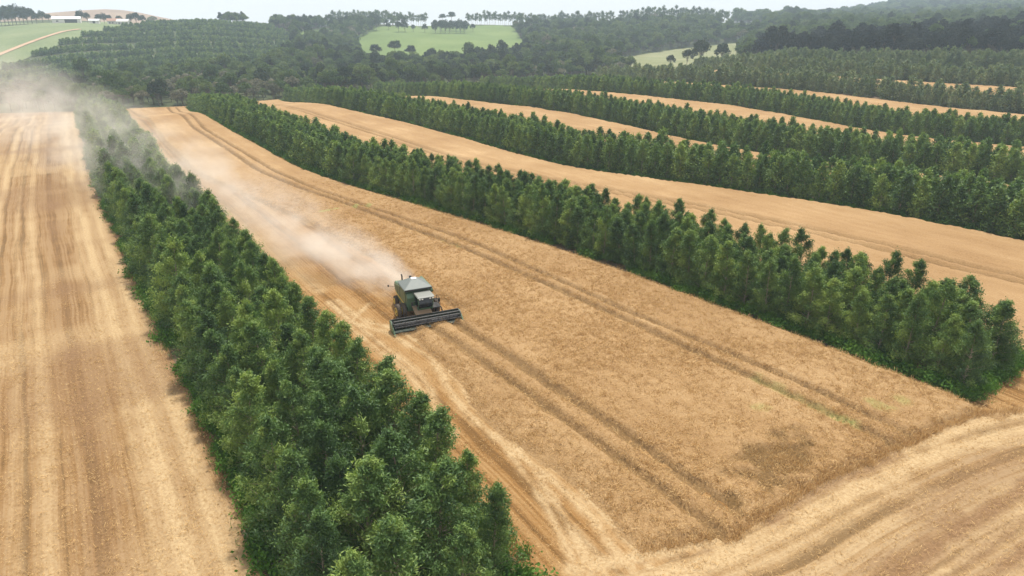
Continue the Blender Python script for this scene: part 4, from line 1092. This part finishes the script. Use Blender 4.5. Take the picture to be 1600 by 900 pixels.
F_ = [(0, 1 + k, 1 + (k + 1) % 40) for k in range(40)] + [(1 + r_*40 + k, 1 + (r_+1)*40 + k, 1 + (r_+1)*40 + (k+1) % 40, 1 + r_*40 + (k+1) % 40) for r_ in range(9) for k in range(40)]
tag(link('fallow_hill', mesh('fallow_hill', V_, F_, M['brown_hill'], smooth=True)), 'bare brown hilltop on the left skyline', None, None, 'structure')
# trees around the farm
far_round = rnd_kinds
for k, (u, v, s) in enumerate([(-14,905,1.5),(-6,890,1.3),(0,905,1.5),(6,888,1.3),(12,900,1.6),(18,886,1.3),(24,905,1.6),(30,888,1.3),(36,905,1.5),(42,890,1.2),(49,900,1.3),(56,892,.9),(66,915,1.0),(76,915,.75),(90,915,.6),(126,915,1.05),(136,910,.9),(154,905,.85),(162,915,.9),(170,905,.8),(186,905,.8),(203,900,.95),(212,905,1.1),(222,900,.9)]):
    x, y = polar(u, v); put_tree('farm_tree', far_round[k % 3], x, y, s, 'dark round tree of the farm skyline on the left hill, %s from left' % ordinal(k + 1), 'trees around the hill farm')

# ------------------------------------------------------------------ low dark heaps of thin rods at the belt edge
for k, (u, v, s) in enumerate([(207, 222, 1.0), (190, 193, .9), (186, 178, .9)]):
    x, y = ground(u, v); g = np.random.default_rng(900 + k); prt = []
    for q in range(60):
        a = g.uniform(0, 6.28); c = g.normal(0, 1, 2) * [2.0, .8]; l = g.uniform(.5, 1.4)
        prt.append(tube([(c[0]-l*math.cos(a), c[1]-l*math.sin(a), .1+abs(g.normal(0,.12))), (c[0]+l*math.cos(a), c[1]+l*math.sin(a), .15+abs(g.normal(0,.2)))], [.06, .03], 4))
    V_, F_ = join(prt); o = link('dark_heap', mesh('dark_heap', V_, F_, M['bark_dark'])); o.location = (x, y, .03); o.scale = (s, s, s)
    tag(o, 'low dark heap at the belt edge, %s' % ['nearest of three', 'middle of three', 'farthest of three'][k], 'brush heap', 'dark heaps beside the left belt')

# ------------------------------------------------------------------ dust thrown up by the harvester (drifts back and to the left)
P0 = np.array([org[0], org[1]]) - hv * 4.2
P1 = np.array([-196.0, 250.0]); Ld = float(np.linalg.norm(P1 - P0)); ang = math.atan2(P1[1] - P0[1], P1[0] - P0[0])
ts = np.array([0, .012, .03, .05, .08, .15, .25, .4, .6, .8, 1.0])
Rr_ = 1.9 + 25 * ts ** .62
V_, F_, nn = [], [], 16
for t_, r_ in zip(ts, Rr_):
    zc_ = .6 + .34 * r_
    for k in range(nn):
        th = 2*math.pi*k/nn; V_.append((t_*Ld, r_*math.cos(th), max(.06, zc_ + .62*r_*math.sin(th))))
for i in range(len(ts) - 1):
    for k in range(nn): F_.append((i*nn+k, i*nn+(k+1) % nn, (i+1)*nn+(k+1) % nn, (i+1)*nn+k))
F_.append(tuple(range(nn))[::-1]); F_.append(tuple((len(ts)-1)*nn+k for k in range(nn)))
dm = bpy.data.materials.new('field_dust'); dm.use_nodes = True; t = NT.__new__(NT); t.m = dm; t.t = dm.node_tree; t.n = t.t.nodes; t.l = t.t.links
t.n.clear(); out = t.new('ShaderNodeOutputMaterial'); pv = t.new('ShaderNodeVolumePrincipled')
pv.inputs['Color'].default_value = (0.95, 0.90, 0.83, 1); pv.inputs['Anisotropy'].default_value = .1
tc = t.new('ShaderNodeTexCoord'); sx = t.new('ShaderNodeSeparateXYZ'); t.l.new(tc.outputs['Object'], sx.inputs[0])
x_, y_, z_ = sx.outputs
tt = t.math('MAXIMUM', t.math('DIVIDE', x_, Ld), 0.0)
rad = t.math('ADD', 1.9, t.math('MULTIPLY', t.math('POWER', tt, .62), 25.0))
zc = t.math('ADD', .6, t.math('MULTIPLY', rad, .30))
r2 = t.math('ADD', t.math('POWER', t.math('ABSOLUTE', t.math('DIVIDE', y_, rad)), 2.0), t.math('POWER', t.math('ABSOLUTE', t.math('DIVIDE', t.math('SUBTRACT', z_, zc), t.math('MULTIPLY', rad, .60))), 2.0))
fall = t.math('POWER', t.math('MAXIMUM', t.math('SUBTRACT', 1.0, r2), 0.0), 1.2)
mp = t.new('ShaderNodeMapping'); mp.inputs['Scale'].default_value = (.16, .20, .26); t.l.new(tc.outputs['Object'], mp.inputs['Vector'])
nz = t.noise(mp.outputs[0], 1.0, 5, .62)
nz = t.math('MAXIMUM', t.math('MULTIPLY', t.math('SUBTRACT', nz, .43), 5.0), 0.0)
dec = t.math('DIVIDE', 1.0, t.math('ADD', 1.0, t.math('MULTIPLY', tt, 55.0)))
endf = t.math('MINIMUM', 1.0, t.math('MULTIPLY', t.math('SUBTRACT', 1.0, tt), 5.0))
den = t.math('MULTIPLY', t.math('MULTIPLY', t.math('MULTIPLY', fall, nz), t.math('MULTIPLY', dec, endf)), 0.85)
t.l.new(den, pv.inputs['Density']); t.l.new(pv.outputs[0], out.inputs['Volume'])
try: dm.cycles.volume_step_rate = 0.05
except Exception: pass
du = link('dust_cloud', mesh('dust_cloud', V_, F_, dm)); du.location = (P0[0], P0[1], 0); du.rotation_euler = (0, 0, ang)
tag(du, 'pale dust cloud trailing behind the harvester over the left belt', None, None, 'stuff')

# ------------------------------------------------------------------ haze
hm_ = bpy.data.materials.new('haze_air'); hm_.use_nodes = True; hn = hm_.node_tree.nodes; hn.clear()
ho = hn.new('ShaderNodeOutputMaterial'); hp = hn.new('ShaderNodeVolumePrincipled')
hp.inputs['Color'].default_value = (0.68, 0.835, 1.0, 1); hp.inputs['Density'].default_value = 0.00029; hp.inputs['Anisotropy'].default_value = 0.0
hm_.node_tree.links.new(hp.outputs[0], ho.inputs['Volume'])
b = MB().box(-2560, 2560, -2560, 2560, float(HM.min()) - 1.5, 112.0); hz_o = b.build('haze', hm_, None)
tag(hz_o, 'thin bluish summer haze over the whole valley', None, None, 'stuff')
